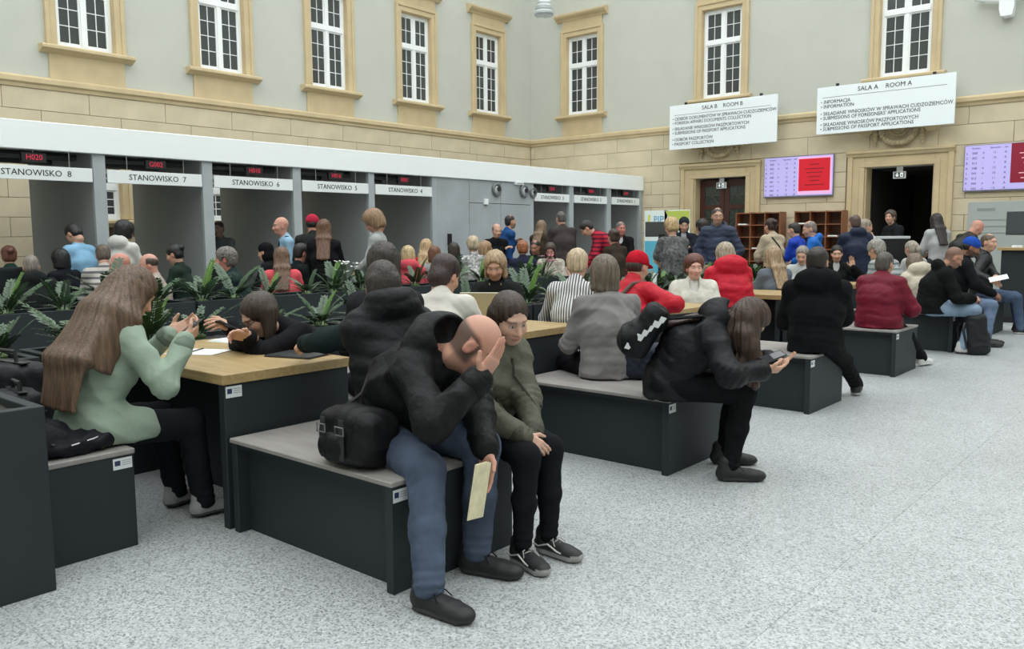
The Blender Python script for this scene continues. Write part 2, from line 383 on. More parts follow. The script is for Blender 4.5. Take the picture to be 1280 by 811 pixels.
# emergency-exit lamps over the doors
for e, z, nm in ((dA, 2.73, 'room A'), (dB, 2.69, 'room B')):
    yy = (DOORS[1] if e is dA else DOORS[0]); yc = (yy[0]+yy[1])/2+.03
    x = empty('exit_sign', (X1+.12, yc, z-.24), -math.pi/2); tag(x, 'small exit lamp hanging in the doorway of '+nm, 'exit sign', 'exit lamps over the doors')
    MB().bbox((-.12, -.03, .0), (.12, .03, .14), .004).build('housing', whitepaint, x); MB().box((-.06, -.01, .14), (.06, .01, .24)).build('hanger', whitepaint, x)
    MB().box((-.1, -.034, .015), (.1, -.031, .125)).build('panel', mat('exit_panel', (90, 100, 98), .4, emit=.25), x)
    wv = mat('exit_white', (235, 240, 238), .4, emit=.5); a = MB()
    a.prism([(-.075, .075), (-.04, .03), (-.005, .075)], 1, -.038, -.0345); a.box((-.05, -.038, .07), (-.03, -.0345, .115)); a.build('arrow', wv, x)
    r_ = MB(); r_.box((.02, -.038, .03), (.075, -.0345, .115)); r_.build('door_mark', wv, x)
    MB().prism([(.035, .035), (.05, .06), (.06, .035), (.066, .04), (.055, .085), (.04, .085)], 1, -.041, -.0385).build('running_figure', mat('exit_fig', (60, 75, 70), .5), x)

# carved wreaths and corbels over the doors
def wreath(yc, lab):
    e = empty('carved_wreath', (X1-.09, yc, 3.43), -math.pi/2); e.scale = (1.1, 1.0, 1.1); tag(e, lab, 'relief', 'carved wreaths over the doors')
    m = mat('carved_stone', (176, 160, 128), .85, var=.2, vscale=25, bump=.6, bscale=60)
    g = MB()
    for k in range(15):
        a = math.pi+math.pi*k/14; bx, bz = .30*math.cos(a), .30*math.sin(a)*.85
        g.lathe([(.0, -.05), (.03, -.045), (.052, -.02), (.058, .0), (.05, .025), (.02, .045), (0, .05)], 8, (bx, -.03, bz+.02))
    g.build('garland', m, e, smooth=True)
    r_ = MB()
    for rr, zz in ((.17, .025), (.11, .035), (.06, .045)):
        pts = [(rr*math.cos(t), -zz, .06+rr*.9*math.sin(t)) for t in np.linspace(0, 2*math.pi, 20)]; r_.tube(pts, .026, 6, False)
    r_.build('rosette', m, e, smooth=True)
    for s in (-1, 1):
        d_ = MB(); z = .14
        for q, r0 in enumerate((.05, .055, .06, .06, .055, .045, .03)): d_.lathe([(0, -.05), (r0*.7, -.035), (r0, 0), (r0*.7, .035), (0, .05)], 8, (s*.40, -.02, z-q*.062))
        d_.build('drop', m, e, smooth=True)
        MB().prism([(s*.56-.12, .06), (s*.56+.12, .06), (s*.56+.12, .0), (s*.56+.07, -.06), (s*.56-.07, -.06), (s*.56-.12, 0)], 1, -.07, .03).build('corbel', sand2, e)
wreath(9.02, 'carved stone wreath under the room B signboard'); wreath(5.15, 'carved stone wreath under the room A signboard')

# hanging information boards of room A and room B
boardm = mat('white_board', (238, 246, 248), .5)
def board(yc, title, lines, lab, ys, z0=3.36, Hh=1.0):
    e = empty('signboard', (17.6, yc, z0), -math.pi/2); tag(e, lab, 'sign', 'hanging room signboards'); W = 2.6; ys = [y*Hh for y in ys]
    MB().bbox((-W/2, -.02, 0), (W/2, .02, Hh), .004).build('panel', boardm, e)
    for s in (-.5, .5):
        MB().box((s*W*.7-.02, .02, .55), (s*W*.7+.02, .365, .59)).build('bracket', darkmetal, e)
        MB().box((s*W*.7-.03, .02, Hh-.02), (s*W*.7+.03, .05, Hh+.06)).build('clamp', darkmetal, e)
    put_text('title', text_mesh(title, .125, ink, 'CENTER', .98), e, (.02, -.0225, .885*Hh), (1, 0, 0), (0, 0, 1))
    MB().box((-W/2+.12, -.0225, .775*Hh), (W/2-.15, -.0205, .775*Hh+.006)).build('rule', ink, e)
    for t, z in zip(lines, ys): put_text('lettering', text_mesh('\u2022 '+t, .1, ink, 'LEFT', .9), e, (-W/2+.08, -.0225, z), (1, 0, 0), (0, 0, 1))
board(5.38, 'SALA A    ROOM A', ['INFORMACJA', 'INFORMATION', 'SK\u0141ADANIE WNIOSK\u00d3W W SPRAWACH CUDZOZIEMC\u00d3W', "SUBMISSIONS OF FOREIGNERS' APPLICATIONS", 'SK\u0141ADANIE WNIOSK\u00d3W PASZPORTOWYCH', 'SUBMISSIONS OF PASSPORT APPLICATIONS'],
      'white hanging board headed SALA A ROOM A', [.68, .58, .43, .335, .20, .105], 3.43, .945)
board(8.83, 'SALA B    ROOM B', ['ODBI\u00d3R DOKUMENT\u00d3W W SPRAWACH CUDZOZIEMC\u00d3W', 'FOREIGN AFFAIRS DOCUMENTS COLLECTION', 'SK\u0141ADANIE WNIOSK\u00d3W PASZPORTOWYCH', 'SUBMISSIONS OF PASSPORT APPLICATIONS', 'ODBI\u00d3R PASZPORT\u00d3W', 'PASSPORT COLLECTION'],
      'white hanging board headed SALA B ROOM B', [.69, .595, .465, .37, .22, .12])

# queue screens
scr = mat('screen_lilac', (176, 168, 222), .3, emit=.42); scr_red = mat('screen_red', (190, 22, 40), .3, emit=.45); scr_mar = mat('screen_maroon', (124, 20, 44), .3, emit=.4)
scr_pink = mat('screen_pink', (220, 170, 212), .3, emit=.45); txt_d = mat('screen_text', (70, 58, 120), .5); txt_r = mat('screen_text_red', (120, 10, 26), .5); txt_w = mat('screen_text_white', (226, 170, 180), .5, emit=.4)
def tv(yc, zc, red, lab):
    e = empty('wall_screen', (X1-.05, yc, zc), -math.pi/2); tag(e, lab, 'screen', 'queue screens on the stone wall'); W, Hh = 1.52, .87
    MB().bbox((-W/2, -.05, -Hh/2), (W/2, .0, Hh/2), .006).build('bezel', mat('bezel_grey', (120, 122, 140), .4), e)
    MB().box((-.2, 0, -.15), (.2, .04, .15)).build('mount', black, e)
    MB().box((-W/2+.012, -.053, -Hh/2+.03), (W/2-.012, -.0505, Hh/2-.012)).build('display', scr, e)
    if red:
        MB().box((0.0, -.0545, -Hh/2+.05), (W/2-.03, -.0532, Hh/2-.03)).build('pink_field', scr_pink, e)
        MB().box((.02, -.056, -Hh/2+.12), (W/2-.07, -.0547, Hh/2-.07)).build('notice', scr_red, e); tm = txt_r
        rowsT = [(z, '') for z in (.24, .15, .07, -.02, -.1, -.19)]
    else:
        MB().box((.02, -.056, -Hh/2+.14), (W/2-.012, -.0547, Hh/2-.012)).build('notice', scr_mar, e); tm = txt_w
        rowsT = [(z, '') for z in (.33, .24, .15, .06, -.03, -.12, -.21)]
    for k, (z, t) in enumerate(rowsT): w_ = .10+.035*((k*3) % 4); MB().box((.36-w_, -.0585, z-.008), (.36+w_, -.0572, z+.008)).build('text_line', tm, e)
    for x, t in ((-.56, 'Nr biletu'), (-.24, 'Stanowisko'), (-.06, 'Sala')): put_text('heading', text_mesh(t, .045, txt_d, 'CENTER', .85), e, (x, -.0545, .37), (1, 0, 0), (0, 0, 1))
    for i, r_ in enumerate((('L', '060', '\u2192', '11', 'A'), ('C', '002', '\u2192', '10', 'A'), ('B', '013', '-', '1', 'B'), ('A', '048', '\u2192', '13', 'A'), ('L', '041', '\u2192', '10', 'A'), ('N', '013', '-', '11', 'B'), ('P', '060', '\u2192', '9', 'A'), ('L', '060', '\u2192', '13', 'A'))):
        for x, t in zip((-.71, -.58, -.44, -.25, -.07), r_): put_text('entry', text_mesh(t, .062, txt_d, 'CENTER', .95), e, (x, -.0545, .28-.094*i), (1, 0, 0), (0, 0, 1))
tv(7.17, 2.62, True, 'wall screen with red notice between the two doorways')
tv(3.19, 2.60, False, 'wall screen with maroon notice right of the dark doorway')

# wall sconce at upper right and pendant lamp
s = empty('wall_sconce', (X1, 3.36, 5.45), -math.pi/2); tag(s, 'white scrolled plaster sconce high on the right wall', 'sconce')
sc = MB(); sc.tube([(x, -.14, .16+.42*x*x) for x in np.linspace(-.5, .5, 19)], .062, 10); sc.tube([(.26*math.cos(t)*(1-t/9), -.17, .26+.18*math.sin(t)*(1-t/9)) for t in np.linspace(3.2, 8, 22)], .035, 8); sc.build('scroll', whitepaint, s, smooth=True)
MB().prism([(-.09, -.14), (.09, -.14), (.12, .0), (.12, .22), (-.12, .22), (-.12, 0)], 1, -.2, 0).build('bracket', whitepaint, s)
MB().lathe([(.0, -.05), (.09, -.04), (.1, 0), (.07, .03), (0, .04)], 14, (0, -.1, -.12)).build('finial', whitepaint, s, smooth=True)
pl = at(680, 9, 12.0); ped = empty('pendant_lamp', (pl[0], pl[1], pl[2]-.12)); tag(ped, 'grey ribbed pendant lamp hanging at the top near the corner', 'lamp')
lg = mat('lamp_grey', (190, 196, 196), .35, metal=.4)
MB().lathe([(.02, .02), (.125, .0), (.14, .02), (.14, .05), (.12, .07), (.125, .09), (.125, .13), (.10, .15), (.10, .18), (.07, .26), (.03, .30)], 28).build('shade', lg, ped, smooth=False)
MB().lathe([(0, .0), (.09, .0), (.12, .012), (.0, .02)], 24, (0, 0, -.008)).build('diffuser', mat('lamp_glass', (235, 238, 236), .4), ped)
MB().tube([(0, 0, .29), (0, 0, HT-pl[2]+.12)], .008, 6).build('cable', darkmetal, ped)
# ================================================================ THE SERVICE BOOTHS (along the left wall)
YF = 11.1
booth = empty('booth_row', (0, 0, 0)); tag(booth, 'long row of grey numbered service booths under a white fascia', 'booth')
MB().bbox((2.2, YF-.06, 2.47), (17.95, YF+.04, 2.81), .006).build('fascia', mat('fascia_white', (246, 252, 252), .5), booth)
MB().box((2.2, YF+.04, 2.66), (17.9, 13.2, 2.80)).build('roof', mat('booth_roof', (190, 194, 194), .7), booth)
MB().box((2.2, YF+.04, 2.52), (17.9, 13.2, 2.56)).build('soffit', mat('booth_soffit', (120, 126, 126), .7), booth)
duct = mat('duct', (90, 94, 94), .5, metal=.4)
for y in (11.6, 12.4): MB().tube([(2.3, y, 2.45), (10.7, y, 2.45)], .05, 8).build('duct', duct, booth); MB().tube([(13.8, y, 2.45), (17.8, y, 2.45)], .05, 8).build('duct', duct, booth)
DIV = [(3.25, 3.40), (4.79, 4.94), (6.29, 6.44), (7.80, 7.94), (9.30, 9.42), (10.78, 10.90), (13.60, 13.70), (14.95, 15.10), (16.41, 16.58), (17.82, 17.95)]
edge = mat('concrete_edge', (168, 175, 178), .7, var=.06, vscale=5)
for a, b in DIV:
    d = MB().box((a, YF+.04, 0), (b, 13.2, 2.53)).build('divider', dkpanel, booth)
    MB().bbox((a-.004, YF-.02, 0), (b+.004, YF+.04, 2.48), .003).build('edge_trim', edge, d)
# concrete stretch between booths 4 and 3, cast in panels
for (a, b) in ((10.90, 11.75), (11.76, 12.66), (12.67, 13.60)):
    for z0, z1 in ((0.0, 2.02), (2.03, 2.48)) if a > 11 else ((0., 2.48),):
        MB().bbox((a, YF-.02, z0), (b, YF+.1, z1), .004).build('concrete_panel', concrete, booth)
MB().box((10.9, YF+.1, 0), (13.6, YF+.3, 2.5)).build('core_wall', dkpanel, booth)
MB().box((11.15, YF-.07, 1.22), (11.22, YF-.02, 1.44)).build('door_pull', black, booth)
def nozzle(x, z, r, lab):
    e = empty('air_nozzle', (x, YF-.02, z), 0); tag(e, lab, 'vent', 'round vents on the concrete wall')
    R = MB(); R.tube([(r*math.cos(t), -.03, r*math.sin(t)) for t in np.linspace(0, 2*math.pi, 21)], r*.28, 8, False); R.build('ring', mat('nozzle_ring', (120, 124, 126), .5, metal=.3), e, smooth=True)
    bm = MB(); prof = [(r*.95*math.cos(t), r*.6*math.sin(t)) for t in np.linspace(0, math.pi/2, 8)]
    for i in range(len(prof)-1): pass
    n = 20; vsx = []; fs = []
    for (rr, dd) in prof:
        for k in range(n): vsx.append((rr*math.cos(2*math.pi*k/n), -dd*.9, rr*math.sin(2*math.pi*k/n)))
    for i in range(len(prof)-1):
        for k in range(n): fs.append((i*n+k, i*n+(k+1) % n, (i+1)*n+(k+1) % n, (i+1)*n+k))
    bm.add(vsx, fs); bm.build('ball', mat('nozzle_grey', (196, 200, 200), .4), e, smooth=True)
    MB().lathe([(0, 0), (r*.45, 0), (r*.45, .02), (0, .02)], 14).build('throat', black, e).matrix_local = Matrix.Translation((r*.15, -r*.62, r*.1)) @ Matrix.Rotation(math.radians(80), 4, 'X')
nozzle(12.52, 2.30, .105, 'leftmost round air nozzle on the concrete wall')
nozzle(13.37, 2.30, .105, 'middle round air nozzle on the concrete wall near booth 3')
nozzle(13.66, 2.28, .085, 'smallest round air nozzle beside booth 3')
e = empty('wall_sensor', (12.2, YF-.02, 2.0)); tag(e, 'small white sensor box on the concrete wall', 'sensor')
MB().bbox((-.05, -.05, 0), (.05, 0, .11), .006).build('housing', whitepaint, e); MB().lathe([(0, 0), (.02, 0), (.015, -.012), (0, -.012)], 10, (0, -.03, 0)).build('lens', black, e)
e = empty('wall_plate', (13.2, YF-.02, 2.42)); tag(e, 'small white plate at top of the concrete wall', 'plate')
MB().bbox((-.13, -.05, 0), (.13, .0, .07), .004).build('plate', whitepaint, e); MB().box((-.1, -.053, .02), (.1, -.05, .03)).build('slot', darkmetal, e)
# name bars and red number displays
barm = mat('sign_bar', (236, 242, 242), .5); led = mat('led_red', (190, 40, 66), .4, emit=.55)
NW = dict(zip('87654321', ['eight, leftmost of all', 'seven, second from the left', 'six, third from the left', 'five, fourth from the left', 'four, left of the concrete wall', 'three, right of the concrete wall', 'two, next to last', 'one, nearest the corner']))
SG = [('8', 3.42, 4.77, 'H020'), ('7', 4.96, 6.27, 'G002'), ('6', 6.46, 7.78, 'H010'), ('5', 7.96, 9.28, 'H016'), ('4', 9.44, 10.76, 'E001'), ('3', 13.72, 14.93, 'E015'), ('2', 15.12, 16.39, 'B008'), ('1', 16.60, 17.80, 'L004')]
for n, a, b, num in SG:
    e = empty('booth_sign', ((a+b)/2, YF, 2.11)); tag(e, 'white bar lettered STANOWISKO over booth '+NW[n], 'sign', 'booth name bars'); hw = (b-a)/2
    MB().bbox((-hw, -.035, 0), (hw, -.005, .17), .003).build('bar', barm, e)
    for s in (-.6, .6): MB().tube([(s*hw, -.02, .165), (s*hw, -.02, .38)], .006, 6).build('rod', steel, e)
    put_text('lettering', text_mesh('STANOWISKO  '+n, .105, ink, 'CENTER', 1.0), e, (.02 if int(n) > 3 else 0, -.0365, .083), (1, 0, 0), (0, 0, 1))
    dx = .1
    e = empty('number_display', ((a+b)/2+dx-.1, YF, 2.32)); tag(e, 'red digit display above the bar of booth '+NW[n], 'display', 'red number displays')
    MB().bbox((-.14, -.03, 0), (.14, .03, .115), .004).build('housing', black, e); MB().tube([(0, 0, .11), (0, 0, .2)], .005, 6).build('rod', steel, e)
    put_text('digits', text_mesh(num, .095, led, 'CENTER', .9), e, (0, -.0325, .057), (1, 0, 0), (0, 0, 1))
# paper notices stuck in the last booths, banners, copier, pigeon-hole shelves, information desk
papr = mat('paper_white', (236, 238, 236), .8)
for (u, v, x0, wd, ht, lab) in ((747, 291, 15.5, .28, .38, 'white paper notice on panel in booth 2'), (766, 272, 17.0, .5, .75, 'white notice board in booth 1')):
    q = aty(u, v, 12.0); e = empty('notice_board', (q[0], 12.0, q[2]-ht/2)); tag(e, lab, 'notice')
    MB().bbox((-wd/2, -.02, 0), (wd/2, .0, ht), .003).build('sheet', papr, e)
    MB().box((-.03, 0, -(q[2]-ht/2)), (.03, .03, ht)).build('post', darkmetal, e)
    for k in range(3): MB().box((-wd*.35, -.022, ht*(.25+.22*k)), (wd*.3, -.0205, ht*(.25+.22*k)+.012)).build('text_line', mat('pale_ink', (150, 150, 152), .8), e)
def banner(yc, wd, lab, kind):
    e = empty('banner', (17.3, yc, 0), -math.pi/2); tag(e, lab, 'banner', 'standing banners beside the door')
    MB().bbox((-wd/2, -.01, .08), (wd/2, .01, 1.96), .003).build('sheet', mat('banner_white', (232, 240, 236), .6), e); MB().bbox((-wd/2, -.08, 0), (wd/2, .08, .08), .01).build('foot', steel, e)
    if kind:
        MB().prism([(-wd/2+.12, 1.80), (wd/2-.005, 1.66), (wd/2-.005, 1.94), (-wd/2+.02, 1.94)], 1, -.014, -.011).build('green_swoosh', mat('lime', (186, 200, 90), .6), e)
        MB().box((-.2, -.014, 1.48), (.16, -.011, 1.52)).build('text_line', mat('teal_ink', (90, 170, 160), .6), e)
    else:
        put_text('lettering', text_mesh('PIP', .24, mat('cyan_ink', (60, 160, 200), .6), 'CENTER', .9), e, (.08, -.014, 1.74), (1, 0, 0), (0, 0, 1))
        MB().prism([(-.22, 1.64), (-.16, 1.64), (-.14, 1.86), (-.2, 1.86)], 1, -.014, -.011).build('yellow_mark', mat('yellowgreen', (214, 220, 90), .6), e)
        MB().box((-wd/2+.02, -.014, .5), (wd/2-.02, -.011, 1.25)).build('blue_panel', mat('cyan_panel', (96, 184, 208), .6), e)
banner(10.30, .62, 'white standing banner with cyan letters left of the brown door', 0); banner(9.74, .66, 'white standing banner with lime swoosh beside the brown door', 1)
# pigeon-hole shelves
shw = wood('shelf_wood', (124, 74, 48), (146, 92, 62), (2, 10, 10))
def pigeon(yc, wd, ncol, lab):
    e = empty('pigeonhole_shelf', (17.5, yc, 0), -math.pi/2); tag(e, lab, 'shelf', 'pigeonhole shelves by the wall'); Hh, dp = 1.87, .35
    MB().box((-wd/2, dp-.015, 0), (wd/2, dp, Hh)).build('back', mat('shelf_back', (112, 84, 68), .7), e)
    for i in range(ncol+1): x = -wd/2+wd*i/ncol; MB().box((x-.01, 0, 0), (x+.01, dp-.015, Hh)).build('upright', shw, e)
    for k in range(8):
        z = .02+k*(Hh-.04)/7; MB().box((-wd/2, .003, z-.009), (wd/2, dp-.02, z+.009)).build('shelf_board', shw, e)
        if k in (2, 4, 6, 5): q = -wd/2+wd*((k*7) % ncol+.15)/ncol; MB().bbox((q, .0, z+.01), (q+.2, dp-.08, z+.035), .002).build('paper_stack', papr, e)
pigeon(7.88, 1.0, 3, 'brown pigeonhole shelf nearer the brown double door'); pigeon(6.56, .98, 3, 'brown pigeonhole shelf left of the dark doorway')
# copier-like dark terminal in the crowd near the banners, low screen near the doorway
e = empty('terminal_screen', (*at(827, 286, 14.5)[:2], 0), math.radians(-140)); tag(e, 'dark flat terminal screen on a stand in front of banners', 'terminal')
MB().bbox((-.03, -.28, 1.36), (.03, .28, 1.62), .008).build('screen', mat('terminal_grey', (66, 68, 66), .4), e); MB().box((-.03, -.05, .05), (.03, .05, 1.4)).build('post', darkmetal, e); MB().bbox((-.2, -.25, 0), (.2, .25, .05), .008).build('foot', darkmetal, e)
q = at(1110, 297, 14.6); e = empty('lectern', (q[0], q[1], 0), math.radians(-139)); tag(e, 'low dark lectern with pale top edge near the dark doorway', 'lectern')
MB().bbox((-.22, -.29, 0), (.2, .29, 1.30), .006).build('body', black, e); MB().bbox((-.24, -.29, 1.30), (.22, .29, 1.345), .004).build('top', mat('pale_edge', (190, 194, 194), .5), e)
# information desk
e = empty('information_desk', (14.9, 1.2, 0)); tag(e, 'dark information desk with pale wooden top at right edge', 'desk')
MB().bbox((0, -2.2, 0), (.5, 1.5, 1.12), .006).build('body', anth, e); oak = wood('oak_top', (176, 152, 108), (160, 132, 84), (14, 1.2, 14))
MB().bbox((-.06, -2.25, 1.12), (.56, 1.55, 1.165), .004).build('desk_top', oak, e); MB().bbox((-.012, -2.2, .0), (0, 1.5, .1), .003).build('plinth', black, e)
e = empty('desk_backdrop', (17.5, 1.3, 0), -math.pi/2); tag(e, 'light grey backdrop panel behind the information desk', 'panel')
MB().bbox((-2.45, -.03, 0), (2.5, .03, 1.96), .004).build('panel', mat('backdrop_grey', (166, 172, 168), .6), e); MB().box((-2.3, -.034, 1.79), (-2.0, -.031, 1.84)).build('faded_mark', mat('grey_ink', (140, 146, 144), .7), e)
for k in range(3): MB().box((-2.3+.02*k, -.034, 1.62-.12*k), (-1.75, -.031, 1.635-.12*k)).build('text_line', mat('grey_ink'), e)
q = at(1265, 277, 11.95); e = empty('desk_monitor', (15.2, q[1], 1.165), math.radians(160)); tag(e, 'dark computer monitor on the information desk at right edge', 'monitor')
MB().bbox((-.02, -.36, .20), (.02, .36, .56), .006).build('screen', mat('monitor_back', (70, 76, 78), .4), e); MB().bbox((-.022, -.37, .19), (.0, .37, .22), .003).build('chin', black, e)
MB().box((-.02, -.06, .02), (.02, .06, .25)).build('neck', black, e); MB().bbox((-.09, -.14, 0), (.09, .14, .02), .004).build('base', black, e)
q = at(1256, 300, 11.75)
for k, (dy, sc_) in enumerate(((.0, 1.), (-.18, 1.2))):
    e = empty('paper_pile', (15.05+.05*k, q[1]+dy+.1, 1.165), .4*k); tag(e, 'small pile of white papers on the information desk, '+('left one' if k == 0 else 'right one'), 'papers', 'papers on the desk')
    for j in range(4): MB().box((-.1*sc_+.01*j, -.07, .008*j), (.1*sc_-.008*j, .07*sc_, .008*j+.006)).build('sheet', papr, e)
# ================================================================ BENCHES, TABLES, PLANTERS
stone_top = mat('bench_top_laminate', (140, 136, 132), .5, var=.16, vscale=5, stretch=(3, .8, 1), bump=.05)
oak2 = wood('oak_table', (174, 152, 108), (152, 126, 84), (14, 1.3, 14))
BX = [2.09, 4.20, 6.36, 8.55, 10.75, 12.95]
def sticker(parent, org, right, up, w=.075, h=.05):
    r = Vector(right); u = Vector(up); n = r.cross(u); o = Vector(org)
    def q(a, b, c): return o+r*a+u*b+n*c
    s = MB()
    s.add([q(0, 0, .0), q(w, 0, 0), q(w, h, 0), q(0, h, 0), q(0, 0, .002), q(w, 0, .002), q(w, h, .002), q(0, h, .002)], [(4, 5, 6, 7), (0, 1, 5, 4), (1, 2, 6, 5), (2, 3, 7, 6), (3, 0, 4, 7)])
    st = s.build('sticker', mat('sticker_white', (214, 218, 220), .6), parent)
    f = MB(); f.add([q(w*.08, h*.35, .0025), q(w*.38, h*.35, .0025), q(w*.38, h*.8, .0025), q(w*.08, h*.8, .0025)], [(0, 1, 2, 3)]); f.build('flag', mat('flag_blue', (40, 50, 84), .6), st)
    for k in range(3):
        f = MB(); b = h*(.72-.18*k); f.add([q(w*.46, b, .0025), q(w*.94, b, .0025), q(w*.94, b+h*.06, .0025), q(w*.46, b+h*.06, .0025)], [(0, 1, 2, 3)]); f.build('print', mat('pale_ink'), st)
def end_bench(x0, lab):
    e = empty('bench', (x0, 2.40, 0)); tag(e, lab, 'bench', 'grey topped benches at the table ends'); W, L, Hh = .73, 1.15, .455
    MB().bbox((0, 0, Hh-.022), (W, L, Hh), .004).build('seat', stone_top, e)
    MB().bbox((.006, .006, 0), (W-.006, .05, Hh-.022), .003).build('end_panel', anth, e); MB().bbox((.006, L-.05, 0), (W-.006, L-.006, Hh-.022), .003).build('end_panel', anth, e)
    MB().box((.07, .05, .0), (.10, L-.05, Hh-.022)).build('side_panel', anth, e); MB().box((W-.10, .05, .0), (W-.07, L-.05, Hh-.022)).build('side_panel', anth, e)
    MB().box((.02, .05, Hh-.045), (W-.02, L-.05, Hh-.022)).build('seat_rail', anth, e)
    sticker(e, (.012, .006, Hh-.085), (1, 0, 0), (0, 0, 1))
    return e
for x, lab in zip(BX, ['grey topped bench under the bald man in black', 'grey topped bench under the woman in a grey sweater', 'grey topped bench under the man in black seen from behind', 'grey topped bench under the woman in the dark red coat', 'bench under the man in a black hoodie and pale jeans', 'farthest bench, under the young man reading']): end_bench(x, lab)
def side_bench(x0, y0, L, lab, st=False):
    e = empty('bench', (x0, y0, 0)); tag(e, lab, 'bench', 'long benches beside the tables'); W, Hh = .42, .455
    MB().bbox((0, 0, Hh-.025), (W, L, Hh), .004).build('seat', stone_top, e); MB().bbox((.005, .005, 0), (W-.005, .05, Hh-.025), .003).build('end_panel', anth, e)
    MB().bbox((.005, L-.05, 0), (W-.005, L-.005, Hh-.025), .003).build('end_panel', anth, e); MB().box((.04, .05, 0), (W-.04, L-.05, Hh-.025)).build('core', anth, e)
    if st: sticker(e, (W-.10, .004, Hh-.085), (1, 0, 0), (0, 0, 1), .085, .05)
side_bench(1.30, 3.72, 1.2, 'bench at lower left under the girl in a pale green shirt', True); side_bench(3.06, 3.75, 1.17, 'bench under the woman with glasses at the nearest table')
labs = ['white shirted man', 'blonde woman with the laptop', 'woman in the striped shirt', 'man in the red cap', 'blonde woman in grey', 'woman raising her hand', 'man in a grey striped shirt', 'woman in a beige coat']
for k in range(1, 5):
    side_bench(BX[k]-.77, 3.72, 1.2, 'bench on the near side of the table, by the '+labs[2*k-2]); side_bench(BX[k]+.95, 3.75, 1.17, 'bench on the far side of the table, by the '+labs[2*k-1])
def table(x0, lab, st):
    e = empty('table', (x0-.01, 3.57, 0)); tag(e, lab, 'table', 'oak topped waiting tables'); W, L, Hh = .76, 1.36, .755
    MB().bbox((0, 0, Hh-.05), (W, L, Hh), .003).build('table_top', oak2, e)
    MB().bbox((.012, .01, 0), (W-.012, .06, Hh-.05), .003).build('end_panel', anth, e); MB().bbox((.012, L-.06, 0), (W-.012, L-.01, Hh-.05), .003).build('end_panel', anth, e)
    MB().box((W/2-.02, .06, .0), (W/2+.02, L-.06, Hh-.05)).build('middle_panel', anth, e)
    if st: sticker(e, (.02, .0095, Hh-.115), (1, 0, 0), (0, 0, 1), .085, .055)
for k, lab in enumerate(['nearest oak topped table with papers on it', 'oak topped table with the laptop, second from the left', 'oak topped table behind the red capped man, third from the left', 'oak topped table behind the man in black, fourth from the left', 'farthest oak topped table, beside the dark red coat']): table(BX[k], lab, k == 0)
soil = mat('potting_gravel', (58, 54, 50), .95, var=.5, vscale=60, bump=1.0, bscale=90)
def planter(x0, y0, W, L, Hh, lab, grp):
    e = empty('planter', (x0, y0, 0)); tag(e, lab, 'planter', grp); t = .045; b = MB()
    b.bbox((0, 0, 0), (W, t, Hh), .003); b.bbox((0, L-t, 0), (W, L, Hh), .003); b.bbox((0, t, 0), (t, L-t, Hh), .003); b.bbox((W-t, t, 0), (W, L-t, Hh), .003); b.build('body', anth, e)
    g = MB(); nx, ny = max(2, int(W/.06)), max(2, int(L/.06)); r = random.Random(int(x0*100))
    V = [(t+(W-2*t)*i/nx, t+(L-2*t)*j/ny, Hh-.035+r.uniform(-.012, .014)) for j in range(ny+1) for i in range(nx+1)]
    g.add(V, [(j*(nx+1)+i, j*(nx+1)+i+1, (j+1)*(nx+1)+i+1, (j+1)*(nx+1)+i) for j in range(ny) for i in range(nx)]); g.build('soil', soil, e)
planter(.45, 3.49, .82, 1.42, .75, 'dark planter box at the lower left corner of the view', 'corner planter')
p2 = [(-.3, 2.1), (1.85, 2.12), (4.0, 2.12), (6.15, 2.12), (8.3, 2.12), (10.45, 1.0)]
for (x, wd), w_ in zip(p2, ['left edge', 'girl in pale green', 'white shirted man', 'striped shirt woman', 'red puffer woman', 'woman raising her hand']): planter(x, 4.97, wd, .45, .75, 'dark planter box behind the table, nearest the '+w_, 'planters behind the tables')
p3 = [(-.2, 2.1), (1.95, 2.12), (4.1, 2.12), (6.25, 2.12), (8.4, 1.6)]
for (x, wd), w_ in zip(p3, ['left edge', 'bald heads at left', 'grey haired man', 'blonde heads in the middle', 'woman in the white floral jacket']): planter(x, 7.40, wd, .45, .80, 'dark planter box in the farther row, before the '+w_, 'planters in the farther row')
